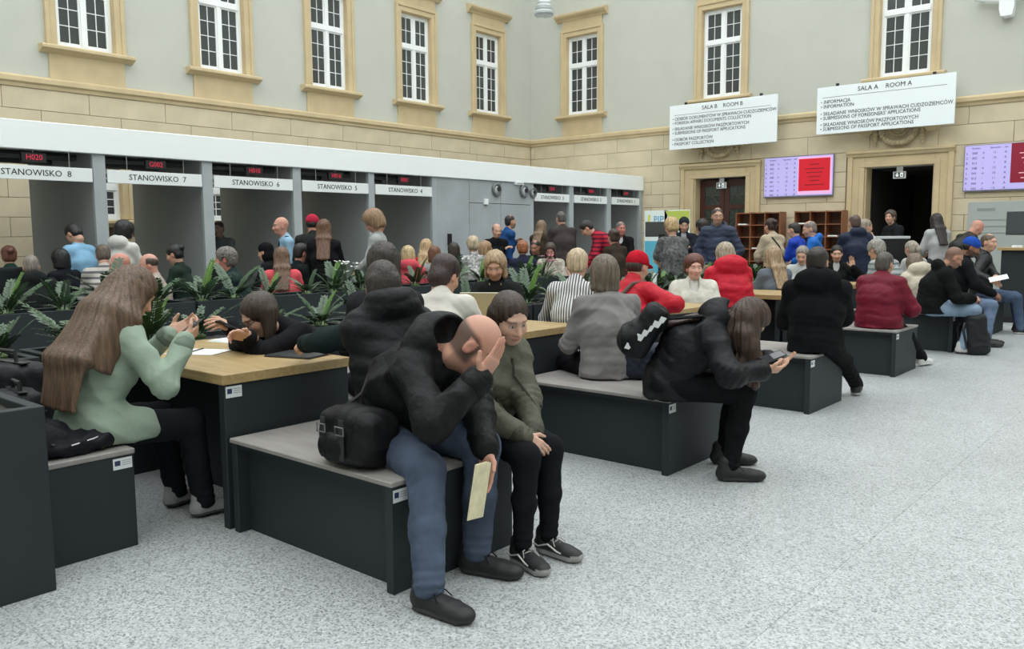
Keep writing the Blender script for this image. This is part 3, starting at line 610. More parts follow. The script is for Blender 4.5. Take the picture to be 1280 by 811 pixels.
# plants: arching fronds with paired glossy leaves
leafm = mat('zamio_leaf', (52, 80, 48), .3, var=.35, vscale=9, spec=.6); leafy = mat('young_leaf', (86, 124, 48), .38, var=.2, vscale=9); stemm = mat('plant_stem', (70, 96, 50), .5)
def frond(L, bend, npair, m, seed, wide=1.0):
    r = random.Random(seed); s = MB(); pts = []
    for i in range(9):
        t = i/8; pts.append(np.array([bend*L*t*t, 0, L*t*(1-.28*bend*t)]))
    s.tube(pts, [.008*(1-.7*i/8) for i in range(9)], 5)
    for k in range(npair):
        t = .25+.75*k/(npair-1); i = min(int(t*8), 7); f_ = t*8-i; p = pts[i]*(1-f_)+pts[i+1]*f_; d = pts[i+1]-pts[i]; d = d/np.linalg.norm(d)
        ll = L*.19*(1-.45*abs(t-.5)*1.2)*wide; lw = ll*.22
        for sd in ((-1, 1) if k < npair-1 else (-1, 1, 0)):
            out = np.array([0, sd, 0])*.8+d*(.62 if sd else 1)+np.array([0, 0, r.uniform(-.15, .15)]); out /= np.linalg.norm(out)
            nrm = np.cross(out, np.cross(d, out)+1e-6) if sd else np.array([1., 0, .2]); nrm = np.cross(out, np.array([0, 0, 1.]))if sd == 0 else np.cross(np.cross(out, d), out)
            sidev = np.cross(out, np.cross(np.array([-d[2], 0, d[0]]), out)); sidev = np.cross(np.array([-d[2], 0, d[0]]), out); sidev /= np.linalg.norm(sidev)+1e-9
            up = np.cross(out, sidev)
            b0 = p; a1 = p+out*ll*.35; a2 = p+out*ll*.7; tip = p+out*ll-up*.0
            s.add([b0, a1+sidev*lw*.9+up*lw*.3, a2+sidev*lw*.8+up*lw*.3, tip, a2-sidev*lw*.8+up*lw*.3, a1-sidev*lw*.9+up*lw*.3, a1, a2], [(0, 1, 6), (1, 2, 7, 6), (2, 3, 7), (0, 6, 5), (6, 7, 4, 5), (7, 3, 4)])
    return s.mesh('frond', m, True)
FR = [frond(.42, .35, 11, leafm, 1), frond(.34, .55, 10, leafm, 2), frond(.48, .2, 12, leafm, 3), frond(.28, .8, 8, leafm, 4), frond(.36, .3, 10, leafm, 5, 1.25)]
FY = [frond(.46, .15, 13, leafy, 6), frond(.38, .25, 12, leafy, 7)]
tub = MB().lathe([(0, -.03), (.05, -.02), (.06, .01), (.03, .03), (0, .035)], 8).mesh('crown', stemm)
def plant(x, y, z, sc, lab, grp, young=0, seed=0, nf=None):
    r = random.Random(seed); o = obj('potted_plant', tub, None, None, (x, y, z)); tag(o, lab, 'plant', grp)
    n = nf or r.randint(12, 16)
    for k in range(n):
        me = r.choice(FY) if k < young else r.choice(FR)
        c = obj('frond', me, o); tl = r.uniform(.05, .3) if k < young else r.uniform(.15, .85); a = 2*math.pi*(k/n)+r.uniform(-.4, .4)
        c.matrix_local = Matrix.Rotation(a, 4, 'Z') @ Matrix.Translation((.02, 0, 0)) @ Matrix.Rotation(tl, 4, 'Y') @ Matrix.Scale(sc*r.uniform(.8, 1.15), 4)
    return o
ps = 0
for k in range(28):
    x = .0+.42*k+random.uniform(-.06, .06)
    plant(x, 5.19+random.uniform(-.07, .07), .735, random.uniform(.55, .78), 'dark green leafy plant in the planters right behind the tables', 'plants behind the tables', 1 if k % 3 == 0 else 0, k)
for k in range(24):
    x = .1+.41*k+random.uniform(-.06, .06)
    plant(x, 7.62+random.uniform(-.08, .08), .785, random.uniform(.62, .88), 'dark green leafy plant in the farther planter row before the crowd', 'plants in the farther row', 1 if k % 2 == 0 else 0, 100+k)
plant(.75, 4.35, .735, .7, 'leafy plant in the corner planter at lower left', 'plants in the corner planter', 0, 300)
# two flowering pots in the farther row
def flower(x, y, z, m, lab, seed, n=7):
    r = random.Random(seed); e = empty('flowering_plant', (x, y, z)); tag(e, lab, 'plant')
    for k in range(n):
        a = r.uniform(0, 6.28); h = r.uniform(.2, .34); rr = r.uniform(.03, .14); tip = (rr*math.cos(a), rr*math.sin(a), h)
        st = MB().tube([(0, 0, 0), (tip[0]*.4, tip[1]*.4, h*.6), tip], .004, 5).build('stalk', stemm, e); f = MB()
        for j in range(5):
            b = j*1.2566+a; d = np.array([math.cos(b), math.sin(b), .35]); sdv = np.array([-math.sin(b), math.cos(b), 0]); t = np.array(tip)
            f.add([t, t+d*.035+sdv*.022, t+d*.06, t+d*.035-sdv*.022], [(0, 1, 2, 3)])
        f.build('blossom', m, st)
    for k in range(5): c = obj('frond', FR[k % 5], e); c.matrix_local = Matrix.Rotation(k*1.3, 4, 'Z') @ Matrix.Rotation(.7, 4, 'Y') @ Matrix.Scale(.7, 4)
q = at(427, 352, 9.5); flower(q[0], 7.55, .785, mat('white_petal', (238, 240, 236), .6), 'white flowering plant in the farther planter row', 5, 9)
q = aty(682, 340, 7.55); flower(q[0], 7.55, .785, mat('pink_petal', (226, 150, 176), .6), 'pink flowering plant before the woman in floral white', 6, 7)
# ================================================================ PEOPLE: smooth blended volumes turned into meshes
V3 = lambda *a: np.array(a, dtype=float)
def nrm(v): v = np.asarray(v, float); return v/(np.linalg.norm(v)+1e-9)
class SD:
    def __init__(s): s.pr = []
    def seg(s, a, b, ra, rb=None, k=.03, op='u'):
        a = np.asarray(a, float); b = np.asarray(b, float); rb = ra if rb is None else rb; ba = b-a; L2 = max(ba@ba, 1e-9); m = max(ra, rb)
        def f(X, Y, Z):
            t = np.clip(((X-a[0])*ba[0]+(Y-a[1])*ba[1]+(Z-a[2])*ba[2])/L2, 0, 1)
            return np.sqrt((X-a[0]-t*ba[0])**2+(Y-a[1]-t*ba[1])**2+(Z-a[2]-t*ba[2])**2)-(ra+(rb-ra)*t)
        s.pr.append((f, np.minimum(a, b)-m, np.maximum(a, b)+m, k, op)); return s
    def chain(s, pts, rs, k=.02, op='u'):
        for i in range(len(pts)-1): s.seg(pts[i], pts[i+1], rs[i], rs[i+1], k, op)
        return s
    def eseg(s, a, b, A, B, side, k=.03, op='u'):
        """elliptic tapered capsule: A, B = (half width along side, half depth)"""
        a = np.asarray(a, float); b = np.asarray(b, float); ba = b-a; L = np.linalg.norm(ba)+1e-9; ax = ba/L
        sv = np.asarray(side, float); sv = nrm(sv-ax*(sv@ax)); dv = np.cross(ax, sv); m = max(*A, *B)
        def f(X, Y, Z):
            x, y, z = X-a[0], Y-a[1], Z-a[2]; q = x*ax[0]+y*ax[1]+z*ax[2]; t = np.clip(q/L, 0, 1); e = q-t*L
            w = A[0]+(B[0]-A[0])*t; d = A[1]+(B[1]-A[1])*t; mn = np.minimum(w, d)
            u = (x*sv[0]+y*sv[1]+z*sv[2])/w; v = (x*dv[0]+y*dv[1]+z*dv[2])/d
            k0 = np.sqrt(u*u+v*v+(e/mn)**2); k1 = np.sqrt((u/w)**2+(v/d)**2+(e/mn/mn)**2)+1e-6
            return k0*(k0-1)/k1
        s.pr.append((f, np.minimum(a, b)-m, np.maximum(a, b)+m, k, op)); return s
    def ell(s, c, r, R=None, k=.02, op='u'):
        c = np.asarray(c, float); r = np.asarray(r, float)*np.ones(3); R = np.eye(3) if R is None else R; m = np.sqrt(((R*r)**2).sum(1))
        def f(X, Y, Z):
            x, y, z = X-c[0], Y-c[1], Z-c[2]
            q = [(x*R[0, i]+y*R[1, i]+z*R[2, i])/r[i] for i in range(3)]
            k0 = np.sqrt(q[0]**2+q[1]**2+q[2]**2); k1 = np.sqrt((q[0]/r[0])**2+(q[1]/r[1])**2+(q[2]/r[2])**2)+1e-6
            return k0*(k0-1)/k1
        s.pr.append((f, c-m, c+m, k, op)); return s
    def box(s, c, h, rad, R=None, k=.01, op='u'):
        c = np.asarray(c, float); h = np.asarray(h, float)-rad; R = np.eye(3) if R is None else R; m = (np.abs(R)*(h+rad)).sum(1)
        def f(X, Y, Z):
            x, y, z = X-c[0], Y-c[1], Z-c[2]
            q = [np.abs(x*R[0, i]+y*R[1, i]+z*R[2, i])-h[i] for i in range(3)]
            o = np.sqrt(sum(np.maximum(t, 0)**2 for t in q)); return o+np.minimum(np.maximum(np.maximum(q[0], q[1]), q[2]), 0)-rad
        s.pr.append((f, c-m, c+m, k, op)); return s
    def cut(s, p, n, k=.004):
        """remove everything on the side n points to"""
        p = np.asarray(p, float); n = nrm(n)
        s.pr.append((lambda X, Y, Z: (X-p[0])*n[0]+(Y-p[1])*n[1]+(Z-p[2])*n[2], None, None, k, 'i')); return s
    def at_pts(s, P):
        X, Y, Z = P.T; D0 = np.full(len(P), .3)
        for f, l, u, k, op in s.pr:
            d = f(X, Y, Z)
            if op != 'u':
                d = -d if op == 's' else d; hh = np.maximum(k-np.abs(D0-d), 0)/k; D0 = np.maximum(D0, d)+hh*hh*k*.25
            else: hh = np.maximum(k-np.abs(D0-d), 0)/k; D0 = np.minimum(D0, d)-hh*hh*k*.25
        return D0
    def skin_pt(s, p, d, lift=.003):
        """walk from inside along d until the surface"""
        t = np.arange(0, .5, .002); P = np.asarray(p, float)[None]+t[:, None]*nrm(d)[None]; v = s.at_pts(P); i = np.where((v[:-1] < 0) & (v[1:] >= 0))[0]
        return P[i[-1]+1 if len(i) else 0]+nrm(d)*lift
    def extract(s, h, disp=None):
        us = [p for p in s.pr if p[4] == 'u']
        lo = np.min([p[1] for p in us], 0)-4*h; hi = np.max([p[2] for p in us], 0)+4*h
        n = np.ceil((hi-lo)/h).astype(int)+1
        G = [(lo[i]+h*np.arange(n[i])).astype(np.float32) for i in range(3)]; Dm = np.full(n, .3, np.float32)
        for f, l, u, k, op in s.pr:
            if l is None: sl = [slice(0, n[i]) for i in range(3)]
            else:
                m = k+3.5*h; a = np.clip(np.floor((l-m-lo)/h).astype(int), 0, n); b = np.clip(np.ceil((u+m-lo)/h).astype(int)+1, 0, n)
                if (b <= a).any(): continue
                sl = [slice(a[i], b[i]) for i in range(3)]
            sub = Dm[sl[0], sl[1], sl[2]]; d = f(G[0][sl[0]][:, None, None], G[1][sl[1]][None, :, None], G[2][sl[2]][None, None, :])
            if op != 'u':
                if op == 's': d = -d
                hh = np.maximum(k-np.abs(sub-d), 0)/k; Dm[sl[0], sl[1], sl[2]] = np.maximum(sub, d)+hh*hh*k*.25
            else:
                hh = np.maximum(k-np.abs(sub-d), 0)/k; Dm[sl[0], sl[1], sl[2]] = np.minimum(sub, d)-hh*hh*k*.25
        if disp is not None: Dm += disp(G[0][:, None, None], G[1][None, :, None], G[2][None, None, :])
        return nets(Dm, lo, h)
_E = [(0, 1), (2, 3), (4, 5), (6, 7), (0, 2), (1, 3), (4, 6), (5, 7), (0, 4), (1, 5), (2, 6), (3, 7)]
_C = np.array([[i >> 2 & 1, i >> 1 & 1, i & 1] for i in range(8)])
def nets(Dm, lo, h):
    S = Dm < 0; n = np.array(S.shape)-1
    cnt = np.zeros(n, np.int8)
    for c in _C: cnt += S[c[0]:c[0]+n[0], c[1]:c[1]+n[1], c[2]:c[2]+n[2]]
    act = (cnt > 0) & (cnt < 8); idx = np.argwhere(act)
    if len(idx) == 0: return np.zeros((0, 3)), np.zeros((0, 4), int)
    vid = np.full(n, -1, np.int32); vid[act] = np.arange(len(idx))
    val = [Dm[idx[:, 0]+c[0], idx[:, 1]+c[1], idx[:, 2]+c[2]] for c in _C]
    acc = np.zeros((len(idx), 3)); ct = np.zeros(len(idx))
    for i, j in _E:
        m = (val[i] < 0) != (val[j] < 0); t = np.where(m, val[i]/np.where(m, val[i]-val[j], 1), 0)
        acc += np.where(m[:, None], _C[i]+t[:, None]*(_C[j]-_C[i]), 0); ct += m
    P = lo+h*(idx+acc/ct[:, None]); Q = []
    for ax in range(3):
        o1, o2 = [(1, 2), (2, 0), (0, 1)][ax]
        sl0 = [slice(None)]*3; sl1 = [slice(None)]*3; sl0[ax] = slice(0, -1); sl1[ax] = slice(1, None)
        for o_ in (o1, o2): sl0[o_] = slice(1, -1); sl1[o_] = slice(1, -1)
        a, b = S[tuple(sl0)], S[tuple(sl1)]; e = np.argwhere(a != b)
        if len(e) == 0: continue
        ins = a[e[:, 0], e[:, 1], e[:, 2]]; e = e.copy(); e[:, o1] += 1; e[:, o2] += 1
        def cell(d1, d2):
            q = e.copy(); q[:, o1] += d1; q[:, o2] += d2; return vid[q[:, 0], q[:, 1], q[:, 2]]
        f = np.stack([cell(-1, -1), cell(0, -1), cell(0, 0), cell(-1, 0)], 1); f[~ins] = f[~ins][:, ::-1]; Q.append(f)
    return P, np.concatenate(Q)
def to_mesh(name, parts, m, cols=None):
    """parts: list of (verts, quads); cols: list of (N,3) linear colours"""
    off = 0; VV = []; QQ = []
    for P, q in parts: VV.append(P); QQ.append(q+off); off += len(P)
    P = np.concatenate(VV); q = np.concatenate(QQ); me = bpy.data.meshes.new(name)
    me.vertices.add(len(P)); me.vertices.foreach_set('co', P.astype(np.float32).ravel()); me.loops.add(q.size); me.loops.foreach_set('vertex_index', q.astype(np.int32).ravel())
    me.polygons.add(len(q)); me.polygons.foreach_set('loop_start', np.arange(0, q.size, 4, dtype=np.int32)); me.polygons.foreach_set('loop_total', np.full(len(q), 4, np.int32)); me.polygons.foreach_set('use_smooth', np.ones(len(q), bool))
    if cols is not None:
        a = me.color_attributes.new('Col', 'FLOAT_COLOR', 'POINT'); c = np.concatenate(cols); a.data.foreach_set('color', np.concatenate([c, np.ones((len(c), 1))], 1).astype(np.float32).ravel())
    me.update(calc_edges=True); me.validate(); me.materials.append(m); return me
def wrinkle(amp, f, seed=0.):
    a, b, c = 1.3+seed, 2.1+seed*.7, .6+seed*1.9
    def d(X, Y, Z):
        q = 1-2*np.abs(np.sin(f*.5*(.7*X+.6*Y+1.3*Z)+a+2.2*np.sin(f*.23*(X-1.2*Y+.7*Z)+b)+1.1*np.sin(f*.31*(X+Y-1.6*Z)+c)))
        r = 1-2*np.abs(np.sin(f*.8*(.8*X-.9*Y+.5*Z)+c+2.0*np.sin(f*.29*(Y+Z)+a)))
        m = .5+.5*np.sin(f*.17*(X*1.4-Y+Z*.8)+seed)
        return (-amp*.8*(m*q+(1-m)*r*.8)).astype(np.float32)
    return d
def folds(base, lst):
    def d(X, Y, Z):
        o = base(X, Y, Z)
        for c, a, sg, amp, lam in lst:
            a = nrm(a); b = nrm(np.cross(a, (.3, .5, .8))); x, y, z = X-c[0], Y-c[1], Z-c[2]
            pr = x*b[0]+y*b[1]+z*b[2]; ph = (x*a[0]+y*a[1]+z*a[2])*(2*math.pi/lam)+1.6*np.sin(22*pr+c[2]*40)
            o = o+(amp*np.exp(-(x*x+y*y+z*z)/(sg*sg))*(1-2*np.abs(np.sin(ph*.5)))).astype(np.float32)
        return o
    return d
def quilt(amp, pitch, seed=0.):
    w_ = wrinkle(amp*.35, 45, seed)
    return lambda X, Y, Z: (amp*(.5-np.abs(np.sin(math.pi*(Z+.06*np.abs(X)+.01*np.sin(20*Y+seed))/pitch)))+w_(X, Y, Z)).astype(np.float32)
def strands(amp, fr, R, hc, seed=0.):
    def d(X, Y, Z):
        x = (X-hc[0])*R[0, 0]+(Y-hc[1])*R[1, 0]; y = (X-hc[0])*R[0, 1]+(Y-hc[1])*R[1, 1]
        an = np.arctan2(y, x+.02); return (amp*(np.sin(fr*an+1.5*np.sin(9*Z+seed))*.6+np.sin(fr*2.3*an+4*Z+seed)*.4)).astype(np.float32)
    return d
def ik(a, t, l1, l2, hint):
    a = np.asarray(a, float); t = np.asarray(t, float); d = t-a; L = np.linalg.norm(d); u = d/(L+1e-9)
    if L > (l1+l2)*.995: L = (l1+l2)*.995; t = a+u*L
    x = (l1*l1-l2*l2+L*L)/(2*L); hh = math.sqrt(max(l1*l1-x*x, 0)); h = np.asarray(hint, float); h = nrm(h-u*(h@u)); return a+u*x+h*hh, t
def rotm(yaw, pitch, roll=0):
    """columns: forward, left, up; pitch > 0 looks down"""
    cy, sy, cp, sp, cr, sr = math.cos(yaw), math.sin(yaw), math.cos(pitch), math.sin(pitch), math.cos(roll), math.sin(roll)
    Rz = np.array([[cy, -sy, 0], [sy, cy, 0], [0, 0, 1]]); Ry = np.array([[cp, 0, sp], [0, 1, 0], [-sp, 0, cp]]); Rx = np.array([[1, 0, 0], [0, cr, -sr], [0, sr, cr]])
    return Rz @ Ry @ Rx
skinmat = mat('skin', None, .55, vcol=True, bump=.05, bscale=200)
hairmats = {}
def hairmat(rgb):
    k = 'hair_%d_%d_%d' % tuple(rgb); g_ = sum(rgb)/3; return mat(k, tuple(int((v*.82+g_*.18)*.9) for v in rgb), .4, var=.5, vscale=14, stretch=(5, 5, .35), bump=.5, bscale=40, spec=.45)
def cloth(rgb, kind='cotton', rgb2=None):
    k = kind+'_%d_%d_%d' % tuple(rgb)+('' if rgb2 is None else '_%d_%d_%d' % tuple(rgb2))
    if k in MATS: return MATS[k]
    f_ = lambda c: tuple(int(round(v*.9)) for v in c)
    rgb = f_(rgb); rgb2 = f_(rgb2) if rgb2 else None
    if kind == 'cotton': return mat(k, rgb, .85, var=.12, vscale=7, bump=.35, bscale=16, spec=.1, bdist=.02)
    if kind == 'shell': return mat(k, rgb, .55, var=.12, vscale=9, bump=.6, bscale=15, spec=.2, bdist=.022)
    if kind == 'leather': return mat(k, rgb, .42, var=.1, vscale=12, bump=.3, bscale=20, spec=.3, bdist=.02)
    if kind == 'denim': return mat(k, rgb, .85, var=.7, vscale=5, bump=.35, bscale=18, spec=.2, bdist=.02, col2=tuple(min(255, int(c*1.45+18)) for c in rgb))
    if kind == 'print': return mat(k, rgb, .85, var=1, vscale=26, col2=rgb2)
    if kind in ('hstripe', 'vstripe'):
        m = mat(k, rgb, .85, spec=.25); nt = m.node_tree; b = nt.nodes['Principled BSDF']; tc = nt.nodes.new('ShaderNodeTexCoord'); sx = nt.nodes.new('ShaderNodeSeparateXYZ'); nt.links.new(tc.outputs['Object'], sx.inputs[0])
        mu = nt.nodes.new('ShaderNodeMath'); mu.operation = 'MULTIPLY'; mu.inputs[1].default_value = 95 if kind == 'hstripe' else 300
        nt.links.new(sx.outputs['Z' if kind == 'hstripe' else 'Y'], mu.inputs[0]); sn = nt.nodes.new('ShaderNodeMath'); sn.operation = 'SINE'; nt.links.new(mu.outputs[0], sn.inputs[0])
        mr = nt.nodes.new('ShaderNodeMapRange'); mr.inputs[1].default_value = .1; mr.inputs[2].default_value = .5; nt.links.new(sn.outputs[0], mr.inputs[0])
        mx = nt.nodes.new('ShaderNodeMix'); mx.data_type = 'RGBA'; mx.inputs[6].default_value = (*lin(rgb), 1); mx.inputs[7].default_value = (*lin(rgb2), 1); nt.links.new(mr.outputs[0], mx.inputs[0]); nt.links.new(mx.outputs[2], b.inputs['Base Color']); return m
RES = {0: (.022, .0115, .0095, .018), 1: (.018, .0085, .007, .0125), 2: (.014, .0055, .0042, .0085)}
def hand_sd(sd, wr, d, n, side, curl, s=1., spread=.0, thumb=.8):
    """palm and five fingers; d: finger direction, n: palm normal, side: +1 left, -1 right"""
    d = nrm(d); n = nrm(np.asarray(n, float)-d*(np.asarray(n, float)@d)); t = -np.cross(d, n)*side; R = np.stack([d, t, n], 1)
    sd.seg(wr-d*.03*s, wr+d*.02*s, .026*s, .027*s, k=.015)
    sd.box(wr+d*.052*s, np.array([.046, .038, .014])*s, .012*s, R, k=.012)
    sd.ell(wr+d*.03*s+t*.022*s+n*.006*s, np.array([.03, .02, .016])*s, R, k=.012)
    for i, (off, ln) in enumerate(((.029, .92), (.0095, 1.02), (-.0095, .96), (-.0285, .78))):
        p = wr+d*(.094-.004*abs(i-1.2))*s+t*off*s; r = (.0088 if i < 3 else .0076)*s; pts = [p-d*.02*s, p]; rs = [r*1.1, r*1.05]; a = curl*(.55+.12*i)
        for j, l in enumerate((.040, .026, .021)):
            a2 = a*(1+.55*j); dd = math.cos(a2)*d+math.sin(a2)*n+t*(spread*(1.5-i)*.25); dd = nrm(dd); p = p+dd*l*ln*s; pts.append(p); rs.append(r*(1-.09*(j+1)))
        sd.chain(pts, rs, k=.004)
    b = wr+d*.028*s+t*.03*s; m1 = b+nrm(d*.75+t*thumb+n*.35)*.042*s; e = m1+nrm(d*.95+t*thumb*.45+n*(.25+.4*curl))*.034*s
    sd.chain([b-t*.015*s, b, m1, e], [.013*s, .0125*s, .0105*s, .0085*s], k=.006)
def person(label, head=None, pos=None, face=0., sit=True, seat=.455, s=1., lean=8., side=0., twist=0., hp=10., hy=0., hr=0., neckp=0., la='lap', ra='lap', lel=None, rel=None, lh=None, rh=None, lf=None, rf=None, lk=None, rk=None, kneew=.12,
           fem=False, skin=(214, 168, 142), hair='short', hcol=(60, 44, 34), top=(40, 40, 44), tkind='cotton', tcol2=None, fit=.016, hem=.10, hood=False, collar=.02, vneck=False, inner=None, quiltp=None,
           bottom=(34, 36, 42), bkind='cotton', shoes=(30, 30, 32), sole=(60, 60, 62), glasses=None, beard=None, legs=True, q=0, lcurl=.8, rcurl=.8, skirt=None, grp=None, sdx=0., bulk=1., extra_hair=None, topname=None, barearm=False, armout=.0, seed=None, wr_amp=None, hs=None, old=False, noankle=False, lhd=None, rhd=None):
    seed = (sum(map(ord, label)) % 1000)/100. if seed is None else seed; h_b, h_h, h_n, h_c = RES[q]; hs = hs or (.96 if fem else 1.0)
    fr = math.radians(face); sh = (.148 if fem else .168)*s*(.5+.5*bulk); Lr = math.radians(lean); Sr = math.radians(side); tw = math.radians(twist); st = s
    hz = seat+.085*s if sit else .93*s
    def build(st):
        pel = V3(0, 0, hz); d1 = nrm((math.sin(.6*Lr), math.sin(.6*Sr), math.cos(.6*Lr))); d2 = nrm((math.sin(1.25*Lr), math.sin(1.25*Sr), math.cos(1.25*Lr)))
        chest = pel+d1*.28*st; neck = chest+d2*.25*st; npd = Lr*1.1+math.radians(neckp)+.18; hd = nrm((math.sin(npd), math.sin(Sr*1.2), math.cos(npd)))
        hc = neck+hd*.175*(.5*st+.5)*hs; return pel, d1, d2, chest, neck, hd, hc
    J = build(st)
    T = None
    if head is not None:
        T = at(*head)
        if sit:
            for _ in range(6): st = np.clip(st*(T[2]-hz)/(J[6][2]-hz), .74*s, 1.22*s); J = build(st)
        else:
            s = s*T[2]/J[6][2]; st = s; hz = .93*s; sh = (.148 if fem else .168)*s*(.5+.5*bulk); J = build(st)
        c_, s_ = math.cos(fr), math.sin(fr); pos = (T[0]-(c_*J[6][0]-s_*J[6][1]), T[1]-(s_*J[6][0]+c_*J[6][1]))
    pel, d1, d2, chest, neck, hd, hc = J
    c_, s_ = math.cos(fr), math.sin(fr)
    def W2L(p): p = np.asarray(p, float)-np.array([pos[0], pos[1], 0]); return V3(c_*p[0]+s_*p[1], -s_*p[0]+c_*p[1], p[2])
    def L2W(p): return V3(pos[0]+c_*p[0]-s_*p[1], pos[1]+s_*p[0]+c_*p[1], p[2])
    lat = nrm((-math.sin(tw), math.cos(tw), math.sin(Sr)*.3)); fwd = nrm(np.cross(lat, d2)); R = rotm(math.radians(hy), math.radians(hp), math.radians(hr))
    H = lambda *p: hc+R @ (np.array(p)*hs)
    shl, shr = neck+lat*sh-d2*.06*s, neck-lat*sh-d2*.06*s
    ua, fa = .285*s, .25*s
    def arm(which, sg):
        S0 = shl if sg > 0 else shr; tgt = la if sg > 0 else ra
        pre = {'lap': V3(.33, sg*.07, hz+.13), 'side': S0+V3(.04, sg*(.07+armout), -.52*s), 'table': V3(.42, sg*.12, .80), 'tableclose': V3(.36, sg*.05, .83), 'phone': chest+V3(.30, sg*.05, .02), 'read': chest+V3(.30, sg*.12, -.04), 'cross': chest+V3(.17, -sg*.12, .06),
               'chin': H(.12, sg*.01, -.16), 'hips': pel+V3(.08, sg*.2, .06), 'back': pel+V3(-.14, sg*.06, .05), 'knees': V3(.42, sg*.12, hz+.10), 'pocket': pel+V3(.10, sg*.19, .0), 'front': chest+V3(.34, sg*.12, .02), 'low': chest+V3(.27, sg*.07, -.2), 'down': S0+V3(.22, sg*.02, -.46*s)}
        t = pre[tgt] if isinstance(tgt, str) else W2L(tgt); hint = (lel if sg > 0 else rel)
        hint = np.array([-.35, sg*.75, -.75]) if hint is None else np.asarray(hint, float)
        if isinstance(tgt, str) and tgt == 'side': hint = np.array([-1, sg*.3, 0])
        el, w_ = ik(S0, t, ua, fa, hint); return S0, el, w_
    AL, AR = arm('l', 1), arm('r', -1)
    hipw = (.095 if fem else .09)*s; th, sn = .43*s, .42*s
    def leg(sg):
        h0 = pel+V3(.0, sg*hipw, -.01); tgt = lf if sg > 0 else rf
        if tgt is None: tgt_ = V3(.47*s+.02, sg*kneew, .085) if sit else V3(-.02, sg*.1*s, .085)
        else: tgt_ = W2L(tgt)
        kh = lk if sg > 0 else rk; kh = np.array([.6, sg*.12, 1.]) if kh is None else np.asarray(kh, float)
        if not sit and (lk if sg > 0 else rk) is None: kh = np.array([1., 0, 0])
        kn, an = ik(h0, tgt_, th, sn, kh); return h0, kn, an
    LL, LR = leg(1), leg(-1)
    # ------------------------------------------------ body: one skin surface
    B = SD(); g = .9
    B.eseg(pel, chest, (.125*s*g, .09*s*g), (.14*s*g, .095*s*g), lat, .05).eseg(chest, neck-d2*.05*s, (.15*s*g, .1*s*g), (.13*s*g, .07*s*g), lat, .06)
    for S0, el, w_ in (AL, AR): B.seg(neck-d2*.05*s, S0, .05*s, .045*s, .03).seg(S0, el, .044*s, .036*s, .02).seg(el, w_, .036*s, .026*s, .015)
    if legs and not skirt:
        for h0, kn, an in (LL, LR): B.seg(h0, kn, .07*s, .048*s, .03).seg(kn, an, .047*s, .032*s, .015)
    B.seg(neck-d2*.03, H(-.018, 0, -.08), .052*hs*(1 if fem else 1.12), .05*hs*(1 if fem else 1.1), .03)
    pb = B.extract(h_b)
    K = SD()
    K.ell(H(-.012, 0, .032), np.array([.097, .077, .092])*hs, R, .02).ell(H(.024, 0, -.028), np.array([.072, .061, .088])*hs, R, .03).ell(H(.042, 0, -.088), np.array([.045, .041, .03])*hs, R, .03)
    K.ell(H(.058, .036, -.03), np.array([.035, .027, .03])*hs, R, .02).ell(H(.058, -.036, -.03), np.array([.035, .027, .03])*hs, R, .02)
    K.ell(H(.078, 0, .026), np.array([.02, .05, .014])*hs, R, .015)
    for sg in (1, -1): K.ell(H(.101, sg*.031, .002), np.array([.017, .017, .012])*hs, R, .012, 's')
    for sg in (1, -1): K.ell(H(.078, sg*.031, .002), np.array([.0135]*3)*hs, R, .003)
    K.seg(H(.088, 0, .008), H(.112, 0, -.034), .009*hs, .0125*hs, .012).ell(H(.098, .013, -.038), np.array([.012, .009, .008])*hs, R, .008).ell(H(.098, -.013, -.038), np.array([.012, .009, .008])*hs, R, .008)
    K.ell(H(.09, 0, -.061), np.array([.012, .024, .0065])*hs, R, .008).ell(H(.088, 0, -.073), np.array([.012, .02, .007])*hs, R, .008)
    for sg in (1, -1): K.ell(H(-.004, sg*.077, -.012), np.array([.021, .009, .032])*hs, R, .008).ell(H(.002, sg*.087, -.006), np.array([.011, .006, .017])*hs, R, .004, 's')
    K.seg(H(-.02, 0, -.04), H(-.022, 0, -.10), .05*hs*(1 if fem else 1.12), .05*hs*(1 if fem else 1.1), .03)
    pk = K.extract(h_h)
    parts = [pb, pk]; sl = np.array(lin(skin))*.8; blush = sl*np.array([1.05, .80, .76])
    # paint the face
    def paint(P):
        qv = (P-hc) @ R/hs; c = np.tile(sl, (len(P), 1)); x, y, z = qv.T; ay = np.abs(y)
        def mixc(w_, col): nonlocal c; w_ = np.clip(w_, 0, 1)[:, None]; c = c*(1-w_)+np.array(col)*w_
        frn = x > .035
        mixc(.55*np.exp(-((ay-.042)**2+(z+.035)**2)/.0006)*frn, blush); mixc(.6*np.exp(-((ay)**2/.0003+(z+.036)**2/.0002))*frn, blush); mixc(.6*(ay > .075), blush)
        if beard: mixc(beard[1]*((z < -.038) & (x > -.03) & (z > -.14))*np.clip((.1-ay)/.05, 0, 1), lin(beard[0]))
        mixc(.85*np.exp(-(((z+.066)/.0085)**2)**2-((y/.024)**2)**2)*(x > .07), sl*np.array([.82, .42, .42]))
        mixc(.5*np.exp(-((z+.067)/.0025)**2)*(ay < .022)*(x > .07), sl*.3)
        mixc(.35*np.exp(-((ay-.031)**2+(z-.002)**2)/.00022)*frn, sl*.5)
        ey = ((ay-.031)/.0135)**2+((z-.001)/.0065)**2; lid = 1 if hp > 26 else 0
        if not lid:
            mixc((ey < 1)*frn*.85, (.55, .53, .5)); mixc(((ay-.031)**2+(z-.001)**2 < .0062**2)*frn, (.03, .02, .015))
        mixc(np.clip(1.3-np.abs(ey-1.05)*3, 0, 1)*frn*(z > (-.002 if not lid else -.02))*.8, (.04, .025, .02))
        bc = np.array(lin(hcol))*.7
